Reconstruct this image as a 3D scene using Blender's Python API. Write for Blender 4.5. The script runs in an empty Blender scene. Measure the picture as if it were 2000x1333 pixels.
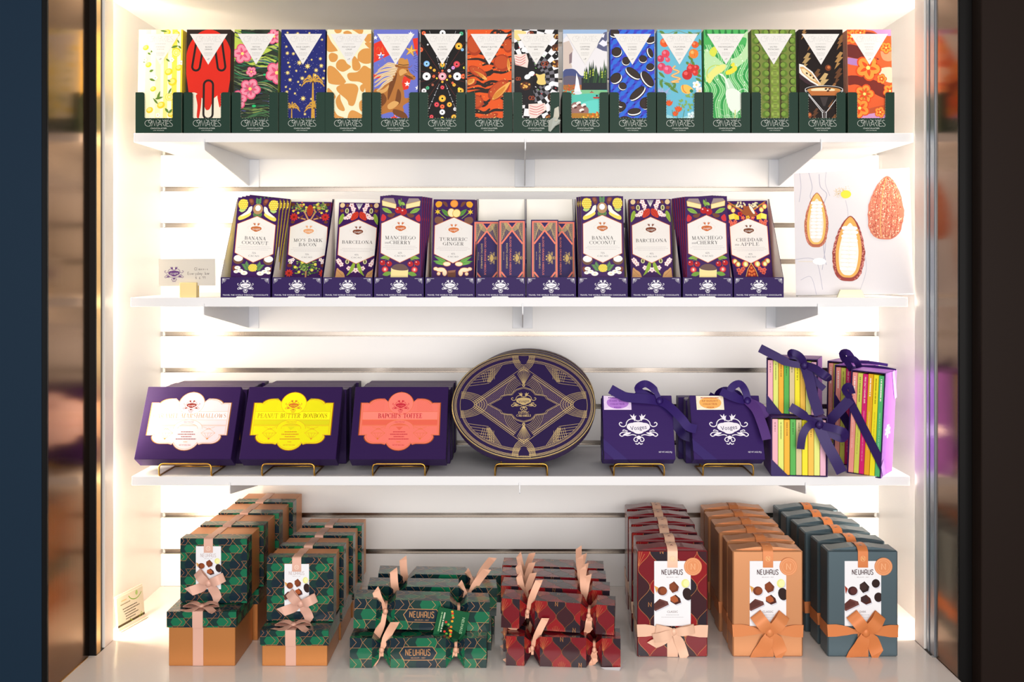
import bpy, math, random
from mathutils import Vector, Matrix
rnd = random.Random(7)
S = 0.001            # every length below is in millimetres
EYE = 1.5            # camera height above the shop floor (m); z=0 below means eye level
sc = bpy.context.scene
COL = sc.collection

# ---------------------------------------------------------------- camera, light, exposure
cam_d = bpy.data.cameras.new('camera')
cam = bpy.data.objects.new('camera', cam_d); COL.objects.link(cam)
cam.location = (0, -2.0, EYE); cam.rotation_euler = (math.radians(90), 0, 0)
cam_d.lens = 36.0; cam_d.sensor_width = 36.0; cam_d.clip_start = 0.05
cam_d.shift_x = -18/2000.0
cam_d.shift_y = -151.5/2000.0
sc.camera = cam
vs = sc.view_settings
vs.view_transform = 'Standard'; vs.look = 'None'; vs.gamma = 1.0; vs.use_curve_mapping = False
vs.exposure = 0.0
w = bpy.data.worlds.new('room_light'); sc.world = w; w.use_nodes = True
bgn = w.node_tree.nodes['Background']
bgn.inputs[0].default_value = (1.0, 0.93, 0.86, 1); bgn.inputs[1].default_value = 0.20

def area(name, loc, rot, sx, sy, power, color, spread=180):
    l = bpy.data.lights.new(name, 'AREA'); l.shape = 'RECTANGLE'; l.size = sx; l.size_y = sy
    l.energy = power; l.color = color; l.spread = math.radians(spread)
    o = bpy.data.objects.new(name, l); COL.objects.link(o); o.location = loc; o.rotation_euler = rot
    return o
# LED strips standing upright in the corners just behind the front jambs
R = math.radians
area('led_strip_light', (-0.811, 0.001, EYE-0.105), (R(90), 0, R(-38)), 0.012, 1.22, 4.4, (1.0, 0.83, 0.60))
area('led_strip_light', (0.805, 0.001, EYE-0.105), (R(90), 0, R(34)), 0.012, 1.22, 3.9, (1.0, 0.87, 0.72))
# the shop's ceiling light, and soft front fill lights added behind the camera
area('front_fill_light', (0.3, -3.6, EYE-0.10), (R(92), 0, R(4)), 3.2, 1.9, 122.0, (1.0, 0.96, 0.93))
area('shop_ceiling_light', (0.3, -2.7, EYE+1.2), (R(58), 0, R(4)), 1.8, 0.8, 20.0, (1.0, 0.94, 0.88))
area('front_fill_light', (-2.8, -3.6, EYE+0.1), (R(90), 0, R(-36)), 1.6, 2.0, 14.0, (0.75, 0.88, 1.0))

# ---------------------------------------------------------------- materials
def lin(c):
    o = []
    for v in c[:3]:
        v = v/255.0
        o.append(v/12.92 if v <= 0.04045 else ((v+0.055)/1.055)**2.4)
    return tuple(o)+(1.0,)
MAT = {}
def mat(name, col=None, rough=0.5, metal=0.0, spec=0.5, coat=0.0, bump=None, aniso=None):
    m = bpy.data.materials.new(name); m.use_nodes = True
    nt = m.node_tree; b = nt.nodes['Principled BSDF']
    b.inputs['Roughness'].default_value = rough; b.inputs['Metallic'].default_value = metal
    b.inputs['Specular IOR Level'].default_value = spec; b.inputs['Coat Weight'].default_value = coat
    b.inputs['Coat Roughness'].default_value = 0.08
    if col is None:
        a = nt.nodes.new('ShaderNodeAttribute'); a.attribute_name = 'Col'
        nt.links.new(a.outputs['Color'], b.inputs['Base Color'])
    else: b.inputs['Base Color'].default_value = lin(col)
    if bump:
        sc_, st, stretch = bump
        tc = nt.nodes.new('ShaderNodeTexCoord'); mp = nt.nodes.new('ShaderNodeMapping')
        mp.inputs['Scale'].default_value = stretch
        n = nt.nodes.new('ShaderNodeTexNoise'); n.inputs['Scale'].default_value = sc_; n.inputs['Detail'].default_value = 3
        bp = nt.nodes.new('ShaderNodeBump'); bp.inputs['Strength'].default_value = st; bp.inputs['Distance'].default_value = 0.001
        nt.links.new(tc.outputs['Object'], mp.inputs[0]); nt.links.new(mp.outputs[0], n.inputs['Vector'])
        nt.links.new(n.outputs['Fac'], bp.inputs['Height']); nt.links.new(bp.outputs[0], b.inputs['Normal'])
    MAT[name] = m
    return m
mat("print", rough=0.45, spec=0.14)
mat('print_gloss', rough=0.16, spec=0.5)
mat('print_matt', rough=0.75, spec=0.2)
mat('foil', rough=0.3, metal=0.72)
mat('pearl', rough=0.36, metal=0.55, bump=(9.0, 0.10, (1, 1, 1)))
mat('satin', rough=0.42, spec=0.25, metal=0.1)
mat('grain_card', rough=0.42, spec=0.12, bump=(14.0, 0.22, (1, 1, 9)))
mat('brass', (205, 158, 72), rough=0.3, metal=1.0)
mat('laminate', (240, 238, 236), rough=0.32, spec=0.4)
mat('shelf_white', (228, 228, 230), rough=0.5, spec=0.3)
mat('counter', (240, 233, 227), rough=0.12, spec=0.5)
mat('aluminium', (138, 130, 122), rough=0.24, metal=1.0)
mat('bracket_white', (228, 230, 234), rough=0.35, spec=0.4)
mat('bronze', (118, 90, 66), rough=0.17, metal=1.0, bump=(60, 0.05, (1, 1, 0.02)))
mat('black_frame', (16, 15, 15), rough=0.35, spec=0.12)
mat('navy_panel', (26, 42, 58), rough=0.40, spec=0.06, bump=(3.0, 0.10, (1, 1, 1)))
mat('umber_panel', (32, 24, 21), rough=0.38, spec=0.06)
mat('silver_track', (150, 160, 172), rough=0.35, metal=0.9)
mat('grey_track', (96, 82, 68), rough=0.4, metal=0.9)
mat('gold_track', (214, 180, 120), rough=0.35, metal=0.9)
mat('jamb_white', (234, 228, 222), rough=0.35)
mat('pale_wood', (240, 215, 150), rough=0.6)
def clear(name):
    m = mat(name, (245, 240, 225), rough=0.08, spec=0.5)
    m.node_tree.nodes['Principled BSDF'].inputs['Transmission Weight'].default_value = 0.35
clear('acrylic')

# ---------------------------------------------------------------- mesh builder
class MB:
    """collects faces (with a colour and a material each) and links them as ONE mesh object"""
    def __init__(s): s.v = []; s.f = []; s.c = []; s.m = []; s.keys = []; s.sm = []
    def mi(s, k):
        if k not in s.keys: s.keys.append(k)
        return s.keys.index(k)
    def add(s, vs_, fs, col=(255, 255, 255), m='print'):
        b = len(s.v); s.v += [tuple(p) for p in vs_]
        s.sm += [0]*(len(s.f)-len(s.sm))
        i = s.mi(m); c = lin(col)
        for f in fs: s.f.append([b+k for k in f]); s.c.append(c); s.m.append(i)
    def box(s, x0, x1, y0, y1, z0, z1, col=(255, 255, 255), m='print', ch=0.0, cols={}):
        """ch = chamfer; cols may give another colour for a side: f(ront) b r l t d"""
        if ch <= 0:
            v = [(x0,y0,z0),(x1,y0,z0),(x1,y1,z0),(x0,y1,z0),(x0,y0,z1),(x1,y0,z1),(x1,y1,z1),(x0,y1,z1)]
            for k, f in (('f',(0,1,5,4)),('r',(1,2,6,5)),('b',(2,3,7,6)),('l',(3,0,4,7)),('t',(4,5,6,7)),('d',(3,2,1,0))):
                c, mm = cols.get(k, (col, m)); s.add([v[i] for i in f], [(0,1,2,3)], c, mm)
            return
        X = (x0, x1); Y = (y0, y1); Z = (z0, z1); V = []; idx = {}
        for a in (0,1):
            for b in (0,1):
                for c in (0,1):
                    sx = ch if a == 0 else -ch; sy = ch if b == 0 else -ch; sz = ch if c == 0 else -ch
                    for ax in range(3):
                        p = [X[a]+sx, Y[b]+sy, Z[c]+sz]; p[ax] = (X[a], Y[b], Z[c])[ax]
                        idx[(a,b,c,ax)] = len(V); V.append(tuple(p))
        F = []; ks = []
        for ax in range(3):
            o = [i for i in range(3) if i != ax]
            for e in (0,1):
                q = []
                for (i, j) in ((0,0),(1,0),(1,1),(0,1)):
                    k = [0,0,0]; k[ax] = e; k[o[0]] = i; k[o[1]] = j; q.append(idx[tuple(k)+(ax,)])
                F.append(q); ks.append({(0,0):'l',(0,1):'r',(1,0):'f',(1,1):'b',(2,0):'d',(2,1):'t'}[(ax,e)])
            for i in (0,1):
                for j in (0,1):
                    k0 = [0,0,0]; k1 = [0,0,0]; k0[o[0]] = k1[o[0]] = i; k0[o[1]] = k1[o[1]] = j; k1[ax] = 1
                    F.append([idx[tuple(k0)+(o[0],)], idx[tuple(k1)+(o[0],)], idx[tuple(k1)+(o[1],)], idx[tuple(k0)+(o[1],)]]); ks.append('e')
        for a in (0,1):
            for b in (0,1):
                for c in (0,1): F.append([idx[(a,b,c,0)], idx[(a,b,c,1)], idx[(a,b,c,2)]]); ks.append('e')
        cen = Vector(((x0+x1)/2, (y0+y1)/2, (z0+z1)/2))
        for f, k in zip(F, ks):
            P = [Vector(V[i]) for i in f]; n = (P[1]-P[0]).cross(P[2]-P[0])
            if n.dot(sum(P, Vector())/len(P)-cen) < 0: P.reverse()
            c, mm = cols.get(k, (col, m)); s.add(P, [list(range(len(P)))], c, mm)
    def prism(s, pts, y0, y1, col, m='print', axis='y', side=None):
        """extrude the outline pts=[(x,z)] (counter-clockwise from the front) from y0 to y1"""
        a = sum(pts[i][0]*pts[(i+1)%len(pts)][1]-pts[(i+1)%len(pts)][0]*pts[i][1] for i in range(len(pts)))
        if a < 0: pts = pts[::-1]
        n = len(pts)
        f = (lambda p, y: (p[0], y, p[1])) if axis == 'y' else ((lambda p, y: (y, p[0], p[1])) if axis == 'x' else (lambda p, y: (p[0], p[1], y)))
        A = [f(p, y0) for p in pts]; B = [f(p, y1) for p in pts]
        s.add(A, [list(range(n))], col, m); s.add(B, [list(range(n))[::-1]], col, m)
        sc_ = side or (col, m)
        s.add(A+B, [(i, n+i, n+(i+1)%n, (i+1)%n) for i in range(n)], *sc_)
    def tube(s, path, r, col=(200,160,80), m='brass', n=8):
        P = [Vector(p) for p in path]; rings = []
        up = Vector((0.13, 0.21, 0.97))
        for i, p in enumerate(P):
            t = (P[min(i+1, len(P)-1)]-P[max(i-1, 0)]).normalized()
            a = t.cross(up)
            if a.length < 0.1: a = t.cross(Vector((1, 0, 0)))
            a.normalize(); b = t.cross(a)
            if rings and False: pass
            rings.append([p+r*(math.cos(2*math.pi*k/n)*a+math.sin(2*math.pi*k/n)*b) for k in range(n)])
        V = [q for rg in rings for q in rg]; F = []
        for i in range(len(P)-1):
            for k in range(n): F.append((i*n+k, i*n+(k+1)%n, (i+1)*n+(k+1)%n, (i+1)*n+k))
        F.append(list(range(n))[::-1]); F.append([(len(P)-1)*n+k for k in range(n)])
        s.add(V, F, col, m)
    def build(s, name, parent=None, smooth=False):
        me = bpy.data.meshes.new(name)
        me.from_pydata([(x*S, y*S, z*S) for x, y, z in s.v], [], s.f)
        for k in s.keys: me.materials.append(MAT[k])
        me.polygons.foreach_set('material_index', s.m)
        a = me.color_attributes.new('Col', 'FLOAT_COLOR', 'CORNER')
        buf = []
        for p, c in zip(me.polygons, s.c): buf += list(c)*p.loop_total
        a.data.foreach_set('color', buf)
        s.sm += [0]*(len(s.f)-len(s.sm))
        me.polygons.foreach_set('use_smooth', [bool(smooth or k) for k in s.sm[:len(s.f)]])
        me.update()
        o = bpy.data.objects.new(name, me); COL.objects.link(o)
        if parent: o.parent = parent
        return o

# ---------------------------------------------------------------- things
def tag(o, label, cat, group=None, kind=None):
    o['label'] = label; o['category'] = cat
    if group: o['group'] = group
    if kind: o['kind'] = kind
    return o
def put(o, x, y, z, rx=0, ry=0, rz=0):
    o.location = (x*S, y*S, EYE+z*S); o.rotation_euler = (R(rx), R(ry), R(rz)); return o
def thing(name, x, y, z, label, cat, group=None, rx=0, ry=0, rz=0):
    o = bpy.data.objects.new(name, None); COL.objects.link(o); o.empty_display_size = 0.02
    put(o, x, y, z, rx, ry, rz); return tag(o, label, cat, group)
def struct(o, name=None):
    o['kind'] = 'structure'; return o
def copy_thing(src, x, y, z, label, group=None, rx=None, ry=None, rz=None):
    c = src.copy(); COL.objects.link(c)
    e = src.rotation_euler
    put(c, x, y, z); c.rotation_euler = (e.x if rx is None else R(rx), e.y if ry is None else R(ry), e.z if rz is None else R(rz))
    c['label'] = label
    if group: c['group'] = group
    for ch in list(src.children):
        k = ch.copy(); COL.objects.link(k); k.parent = c
        for g in list(ch.children):
            q = g.copy(); COL.objects.link(q); q.parent = k
    return c
def Q(y): return 2000.0/(2000.0+y)      # how much smaller a thing looks at depth y than at the shelf edge
def at(px, py, y):                      # the point at depth y seen at (px, py) of the photograph
    return ((px-1018)/Q(y), (515-py)/Q(y))

# ---------------------------------------------------------------- printed artwork as thin layers of coloured shapes
def arc(cx, cy, rx, ry, a0, a1, n=12):
    return [(cx+rx*math.cos(R(a0+(a1-a0)*i/n)), cy+ry*math.sin(R(a0+(a1-a0)*i/n))) for i in range(n+1)]
def smooth(pts, n=5, closed=False):
    P = list(pts); L = len(P); out = []
    rng = range(L) if closed else range(L-1)
    g = (lambda i: P[i % L]) if closed else (lambda i: P[max(0, min(L-1, i))])
    for i in rng:
        p0, p1, p2, p3 = g(i-1), g(i), g(i+1), g(i+2)
        for k in range(n):
            t = k/n
            out.append(tuple(0.5*((2*b)+(-a+c)*t+(2*a-5*b+4*c-d)*t*t+(-a+3*b-3*c+d)*t**3) for a, b, c, d in zip(p0, p1, p2, p3)))
    if not closed: out.append(tuple(P[-1]))
    return out
def clip_poly(pts, reg):
    for i in range(len(reg)):
        if not pts: return []
        (ax, ay), (bx, by) = reg[i], reg[(i+1) % len(reg)]
        d = [(bx-ax)*(p[1]-ay)-(by-ay)*(p[0]-ax) for p in pts]
        if all(v >= -1e-9 for v in d): continue
        out = []
        for k in range(len(pts)):
            p, q, dp, dq = pts[k], pts[(k+1) % len(pts)], d[k], d[(k+1) % len(pts)]
            if dp >= 0: out.append(p)
            if (dp >= 0) != (dq >= 0):
                t = dp/(dp-dq); out.append((p[0]+t*(q[0]-p[0]), p[1]+t*(q[1]-p[1])))
        pts = out
    return pts
_TXT = {}
def text_mesh(s_):
    if s_ in _TXT: return _TXT[s_]
    cu = bpy.data.curves.new('lettering', 'FONT'); cu.body = s_; cu.size = 1.0; cu.resolution_u = 2
    ob = bpy.data.objects.new('lettering', cu); COL.objects.link(ob)
    bpy.context.view_layer.update()
    dg = bpy.context.evaluated_depsgraph_get()
    me = ob.evaluated_get(dg).to_mesh()
    v = [(p.co.x, p.co.y) for p in me.vertices]; f = [tuple(p.vertices) for p in me.polygons]
    ob.evaluated_get(dg).to_mesh_clear()
    bpy.data.objects.remove(ob); bpy.data.curves.remove(cu)
    xs = [p[0] for p in v] or [0, 1]; ys = [p[1] for p in v] or [0, 1]
    _TXT[s_] = (v, f, min(xs), max(xs), min(0, 0), max(0.7, 0.7))
    return _TXT[s_]
EPS = 0.005
class Canvas:
    """x to the right, y down, in mm; f(x, y, lift) gives the 3-D point"""
    def __init__(s, mb, W, H, f=None, m='print', region=None, org=(0, 0)):
        s.mb = mb; s.W = W; s.H = H; s.m = m; s.k = 1
        s.f = f or (lambda x, y, l: (org[0]+x, -l, org[1]+H-y))
        s.reg = region or [(0, 0), (W, 0), (W, H), (0, H)]
    def poly(s, pts, col, m=None, clip=True):
        if clip: pts = clip_poly(list(pts), s.reg)
        if len(pts) < 3: return s
        a = sum(pts[i][0]*pts[(i+1)%len(pts)][1]-pts[(i+1)%len(pts)][0]*pts[i][1] for i in range(len(pts)))
        if abs(a) < 0.01: return s
        if a > 0: pts = pts[::-1]
        l = s.k*EPS; s.k += 1
        s.mb.add([s.f(x, y, l) for x, y in pts], [list(range(len(pts)))], col, m or s.m)
        return s
    def many(s, polys, col, m=None):
        l = s.k*EPS; s.k += 1
        for pts in polys:
            pts = clip_poly(list(pts), s.reg)
            if len(pts) < 3: continue
            a = sum(pts[i][0]*pts[(i+1)%len(pts)][1]-pts[(i+1)%len(pts)][0]*pts[i][1] for i in range(len(pts)))
            if abs(a) < 0.005: continue
            if a > 0: pts = pts[::-1]
            s.mb.add([s.f(x, y, l) for x, y in pts], [list(range(len(pts)))], col, m or s.m)
        return s
    def rect(s, x0, y0, x1, y1, col, m=None): return s.poly([(x0,y0),(x1,y0),(x1,y1),(x0,y1)], col, m)
    @staticmethod
    def E(cx, cy, rx, ry=None, rot=0, n=16):
        ry = rx if ry is None else ry; c, d = math.cos(R(rot)), math.sin(R(rot))
        return [(cx+rx*math.cos(t)*c-ry*math.sin(t)*d, cy+rx*math.cos(t)*d+ry*math.sin(t)*c) for t in [2*math.pi*i/n for i in range(n)]]
    def ell(s, cx, cy, rx, ry=None, col=(0,0,0), rot=0, n=16, m=None): return s.poly(s.E(cx, cy, rx, ry, rot, n), col, m)
    @staticmethod
    def SK(pts, w, closed=False):
        n = len(pts); Lp = []; Rp = []
        for i in range(n):
            a = pts[(i-1) % n] if closed or i > 0 else pts[i]; b = pts[(i+1) % n] if closed or i < n-1 else pts[i]
            p = pts[i]; d1 = (p[0]-a[0], p[1]-a[1]); d2 = (b[0]-p[0], b[1]-p[1])
            l1 = math.hypot(*d1) or 1; l2 = math.hypot(*d2) or 1
            if not closed and i == 0: l1 = 1; d1 = (d2[0]/l2, d2[1]/l2)
            if not closed and i == n-1: l2 = 1; d2 = (d1[0]/l1, d1[1]/l1)
            tx, ty = d1[0]/l1+d2[0]/l2, d1[1]/l1+d2[1]/l2
            l = math.hypot(tx, ty)
            if l < 0.3: tx, ty, l = d2[0]/l2, d2[1]/l2, 1
            nx, ny = -ty/l, tx/l
            k = 1/max(0.5, abs(nx*(-d2[1]/l2)+ny*(d2[0]/l2)))
            ww = (w[i] if isinstance(w, (list, tuple)) else w)/2*k
            Lp.append((p[0]+nx*ww, p[1]+ny*ww)); Rp.append((p[0]-nx*ww, p[1]-ny*ww))
        q = []
        for i in range(n if closed else n-1):
            j = (i+1) % n; q.append([Lp[i], Lp[j], Rp[j], Rp[i]])
        return q
    def stroke(s, pts, w, col, closed=False, m=None): return s.many(s.SK(pts, w, closed), col, m)
    def strokes(s, lst, w, col, m=None):
        q = []
        for p in lst: q += s.SK(p, w)
        return s.many(q, col, m)
    def star(s, cx, cy, r, col, n=5, inner=0.4, rot=-90, m=None):
        return s.poly([(cx+(r if i % 2 == 0 else r*inner)*math.cos(R(rot+180*i/n)), cy+(r if i % 2 == 0 else r*inner)*math.sin(R(rot+180*i/n))) for i in range(2*n)], col, m)
    @staticmethod
    def LF(x0, y0, x1, y1, w):
        dx, dy = x1-x0, y1-y0; l = math.hypot(dx, dy) or 1; nx, ny = -dy/l*w/2, dx/l*w/2
        T = ((0.18, .62), (.42, 1), (.7, .75), (.88, .35))
        return [(x0, y0)]+[(x0+dx*t+nx*k, y0+dy*t+ny*k) for t, k in T]+[(x1, y1)]+[(x0+dx*t-nx*k, y0+dy*t-ny*k) for t, k in T[::-1]]
    def leaf(s, x0, y0, x1, y1, w, col, vein=None, m=None):
        s.poly(s.LF(x0, y0, x1, y1, w), col, m)
        if vein: s.stroke([(x0, y0), (x1, y1)], max(.35, w*.07), vein)
        return s
    def flower(s, cx, cy, r, col, core=None, n=5, rot=0, edge=None, fat=0.55):
        if edge: s.many([s.E(cx+r*.55*math.cos(R(rot+360*i/n)), cy+r*.55*math.sin(R(rot+360*i/n)), r*.52, r*fat*.78, rot+360*i/n, 12) for i in range(n)], edge)
        s.many([s.E(cx+r*.5*math.cos(R(rot+360*i/n)), cy+r*.5*math.sin(R(rot+360*i/n)), r*.44, r*fat*.64, rot+360*i/n, 12) for i in range(n)], col)
        if core: s.star(cx, cy, r*.42, core, n=n, inner=.35, rot=rot)
        return s
    def blob(s, pts, col, m=None): return s.poly(smooth(pts, 4, True), col, m)
    def text(s, t, cx, cy, h, col, w=None, rot=0, m=None):
        v, f, x0, x1, y0, y1 = text_mesh(t)
        k = h/0.7; kx = k if w is None else w/max(1e-6, x1-x0); c, d = math.cos(R(rot)), math.sin(R(rot))
        l = s.k*EPS; s.k += 1; P = []
        for x, y in v:
            a, b = (x-(x0+x1)/2)*kx, -(y-0.35)*k
            P.append(s.f(cx+a*c-b*d, cy+a*d+b*c, l))
        s.mb.add(P, f, col, m or s.m)
        return s
    def lines(s, cx, cy, w, n, gap, h, col):
        """small print, too small to read: rows of short word marks"""
        q = []
        r = random.Random(int(cx*7+cy*13+w))
        for i in range(n):
            ww = w*(1-.12*r.random()) if i < n-1 else w*.8
            x = cx-ww/2
            while x < cx+ww/2-.6:
                l = min(r.uniform(1.4, 4.2), cx+ww/2-x)
                q.append([(x, cy+i*gap-h/2), (x+l, cy+i*gap-h/2), (x+l, cy+i*gap+h/2), (x, cy+i*gap+h/2)]); x += l+.55
        return s.many(q, col)
def vmarks(c, cx, y0, y1, h, col, seed=1):
    r = random.Random(seed); y = y0; q = []
    while y < y1-1:
        l = min(r.uniform(1.0, 2.6), y1-y); q.append([(cx-h/2, y), (cx+h/2, y), (cx+h/2, y+l), (cx-h/2, y+l)]); y += l+r.choice((.5, .5, .5, 1.8))
    return c.many(q, col)
def quad_canvas(mb, p00, p10, p11, p01, W, H, m='print', flip=False):
    """canvas on a quad: p00 top-left, p10 top-right, p11 bottom-right, p01 bottom-left as seen from outside"""
    a, b, c, d = Vector(p00), Vector(p10), Vector(p11), Vector(p01)
    n = (c-a).cross(b-d).normalized()
    def f(x, y, l):
        u, v = x/W, y/H
        return tuple((a*(1-u)*(1-v)+b*u*(1-v)+c*u*v+d*(1-u)*v)+n*l)
    return Canvas(mb, W, H, f, m)

# lettering drawn with strokes -------------------------------------------------
def _g():
    A = arc
    G = {}
    G['A'] = (.82, [([(.06,1),(.42,0)],0), ([(.40,0),(.70,1)],1), ([(.2,.64),(.58,.64)],0), ([(0,1),(.16,1)],0), ([(.54,1),(.84,1)],0)])
    G['B'] = (.70, [([(.16,0),(.16,1)],1), ([(.0,0),(.3,0)]+A(.34,.25,.24,.25,-90,90,6)+[(.16,.5)],0), (A(.36,.75,.30,.25,-90,90,6)+[(0,1)],0), (A(.34,.25,.24,.25,-40,40,3),1), (A(.36,.75,.27,.25,-40,40,3),1)])
    G['C'] = (.80, [(A(.46,.5,.40,.5,-40,-320,14),0), (A(.48,.5,.40,.48,215,145,5),1), ([(.77,.0),(.77,.28)],0)])
    G['D'] = (.82, [([(.16,0),(.16,1)],1), ([(0,0),(.35,0)]+A(.35,.5,.40,.5,-90,90,8)+[(0,1)],0), (A(.33,.5,.40,.5,-42,42,5),1)])
    G['E'] = (.68, [([(.16,0),(.16,1)],1), ([(0,0),(.6,0),(.6,.25)],0), ([(0,1),(.64,1),(.64,.72)],0), ([(.16,.5),(.42,.5)],0), ([(.42,.38),(.42,.62)],0)])
    G['F'] = (.62, [([(.16,0),(.16,1)],1), ([(0,0),(.6,0),(.6,.25)],0), ([(.16,.5),(.42,.5)],0), ([(0,1),(.32,1)],0)])
    G['G'] = (.84, [(A(.46,.5,.40,.5,-40,-330,14),0), (A(.48,.5,.40,.48,215,145,5),1), ([(.72,.55),(.72,1)],1), ([(.56,.55),(.86,.55)],0)])
    G['H'] = (.86, [([(.16,0),(.16,1)],1), ([(.70,0),(.70,1)],1), ([(.16,.5),(.7,.5)],0), ([(0,0),(.32,0)],0), ([(0,1),(.32,1)],0), ([(.54,0),(.86,0)],0), ([(.54,1),(.86,1)],0)])
    G['I'] = (.34, [([(.17,0),(.17,1)],1), ([(0,0),(.34,0)],0), ([(0,1),(.34,1)],0)])
    G['K'] = (.80, [([(.16,0),(.16,1)],1), ([(.70,0),(.18,.56)],0), ([(.34,.42),(.70,1)],1), ([(0,0),(.32,0)],0), ([(0,1),(.32,1)],0), ([(.56,0),(.82,0)],0), ([(.56,1),(.84,1)],0)])
    G['L'] = (.64, [([(.16,0),(.16,1)],1), ([(0,0),(.32,0)],0), ([(0,1),(.6,1),(.6,.7)],0)])
    G['M'] = (1.0, [([(.14,0),(.14,1)],0), ([(.14,0),(.48,1)],1), ([(.48,1),(.80,0)],0), ([(.82,0),(.82,1)],1), ([(0,0),(.2,0)],0), ([(.02,1),(.26,1)],0), ([(.68,1),(.96,1)],0), ([(.8,0),(.96,0)],0)])
    G['N'] = (.86, [([(.14,0),(.14,1)],0), ([(.14,0),(.72,1)],1), ([(.72,0),(.72,1)],0), ([(0,0),(.2,0)],0), ([(.02,1),(.26,1)],0), ([(.6,0),(.84,0)],0)])
    G['O'] = (.88, [(A(.44,.5,.38,.5,0,360,18),0), (A(.44,.5,.37,.48,-38,38,5),1), (A(.44,.5,.37,.48,142,218,5),1)])
    G['P'] = (.68, [([(.16,0),(.16,1)],1), ([(0,0),(.3,0)]+A(.34,.27,.28,.27,-90,90,6)+[(.16,.54)],0), (A(.34,.27,.26,.27,-40,40,3),1), ([(0,1),(.32,1)],0)])
    G['R'] = (.78, [([(.16,0),(.16,1)],1), ([(0,0),(.3,0)]+A(.34,.25,.26,.25,-90,90,6)+[(.16,.5)],0), (A(.34,.25,.24,.25,-40,40,3),1), ([(.36,.5),(.62,1)],1), ([(.6,1),(.78,1)],0), ([(0,1),(.32,1)],0)])
    G['S'] = (.64, [(smooth([(.54,.24),(.5,.06),(.3,0),(.12,.08),(.1,.26),(.3,.46),(.5,.62),(.54,.82),(.36,1),(.14,.95),(.07,.74)],3),0), ([(.14,.26),(.5,.66)],1)])
    G['T'] = (.76, [([(.38,0),(.38,1)],1), ([(.02,.25),(.02,0),(.74,0),(.74,.25)],0), ([(.2,1),(.56,1)],0)])
    G['U'] = (.84, [([(.16,0),(.16,.65)],1), ([(.16,.6)]+A(.43,.66,.27,.34,180,0,8)+[(.70,0)],0), ([(0,0),(.32,0)],0), ([(.58,0),(.82,0)],0)])
    G['W'] = (1.1, [([(.1,0),(.34,1)],1), ([(.34,1),(.54,.1)],0), ([(.54,.1),(.76,1)],1), ([(.76,1),(1,0)],0)])
    G['X'] = (.8, [([(.1,0),(.66,1)],1), ([(.66,0),(.1,1)],0)])
    G['Y'] = (.8, [([(.1,0),(.4,.52)],1), ([(.7,0),(.4,.52)],0), ([(.4,.5),(.4,1)],1), ([(.24,1),(.56,1)],0)])
    G['V'] = (.8, [([(.08,0),(.4,1)],1), ([(.4,1),(.7,0)],0)])
    G["'"] = (.2, [([(.1,0),(.08,.25)],1)])
    G['Z'] = (.7, [([(.04,.2),(.04,0),(.6,0)],0), ([(.6,0),(.06,1)],1), ([(.06,1),(.64,1),(.64,.78)],0)])
    G[' '] = (.45, [])
    return G
SERIF = _g()
def serif(c, s_, cx, cy, h, col, w=None, thick=.17, thin=.055, sp=.12, m=None):
    tot = sum(SERIF[ch][0]+sp for ch in s_)-sp
    kx = h if w is None else w/tot
    x = cx-tot*kx/2; q = []
    for ch in s_:
        gw, st = SERIF[ch]
        for pts, k in st:
            P = [(x+a*kx, cy-h/2+b*h) for a, b in pts]
            q += Canvas.SK(P, (thick if k else thin)*h)
        x += (gw+sp)*kx
    c.many(q, col, m)
def deco(c, cx, cy, w, h, col, m=None, t=None):
    """NEUHAUS in tall narrow capitals"""
    t = t or h*.13
    L = {'N': [[(0,1),(0,0)],[(0,0),(.7,1)],[(.7,1),(.7,0)]], 'E': [[(.66,0),(.06,0),(.06,1),(.66,1)],[(.06,.48),(.58,.48)]],
         'U': [[(0,0),(0,.8),(.12,1),(.55,1),(.68,.8),(.68,0)]], 'H': [[(0,0),(0,1)],[(.68,0),(.68,1)],[(0,.55),(.68,.55)]],
         'A': [[(0,1),(0,.2),(.12,0),(.55,0),(.68,.2),(.68,1)],[(0,.6),(.68,.6)]], 'S': [[(.62,.2),(.5,0),(.12,0),(0,.18),(.05,.36),(.58,.6),(.64,.82),(.5,1),(.12,1),(0,.8)]]}
    step = w/7.0; gw = step*.66; x = cx-w/2+step*.12; q = []
    for ch in 'NEUHAUS':
        for st in L[ch]: q += Canvas.SK([(x+a/.7*gw, cy-h/2+b*h) for a, b in st], t)
        x += step
    c.many(q, col, m)
def compartes(c, cx, cy, w, h, col, t=.45):
    """the thin interlocking art-deco lettering COMPARTES with its accent"""
    U = w/10.0; x0 = cx-w/2; y0 = cy-h/2
    P = lambda a, b: (x0+a*U, y0+b*h)
    L = [[P(*p) for p in arc(1.25,.55,1.15,.45,-50,-310,14)], [P(*p) for p in arc(2.0,.28,.62,.24,0,360,12)],
         [P(2.55,.2),P(1.9,1.0)], [P(2.5,1),P(3.1,.1),P(3.6,.95),P(4.15,.1),P(4.5,1)], [P(4.6,1),P(4.6,.02)]+[P(*p) for p in arc(4.6,.27,.75,.24,-90,90,7)],
         [P(4.75,1),P(5.6,.05),P(6.1,1)], [P(5.1,.72),P(5.95,.72)], [P(6.3,1),P(6.3,.05)]+[P(*p) for p in arc(6.3,.28,.6,.22,-90,90,6)], [P(6.4,.5),P(7.1,1)],
         [P(6.9,.08),P(8.1,.08)], [P(7.45,.08),P(7.45,1)], [P(8.7,.2),P(7.85,.2),P(7.85,1),P(8.8,1)], [P(7.85,.58),P(8.6,.58)], [P(8.25,.08),P(8.5,-.08)],
         [P(*p) for p in smooth([(9.75,.12),(9.2,.08),(8.95,.3),(9.3,.5),(9.9,.72),(9.8,.96),(9.2,1),(8.85,.9)],3)]]
    c.strokes(L, t, col)

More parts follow.
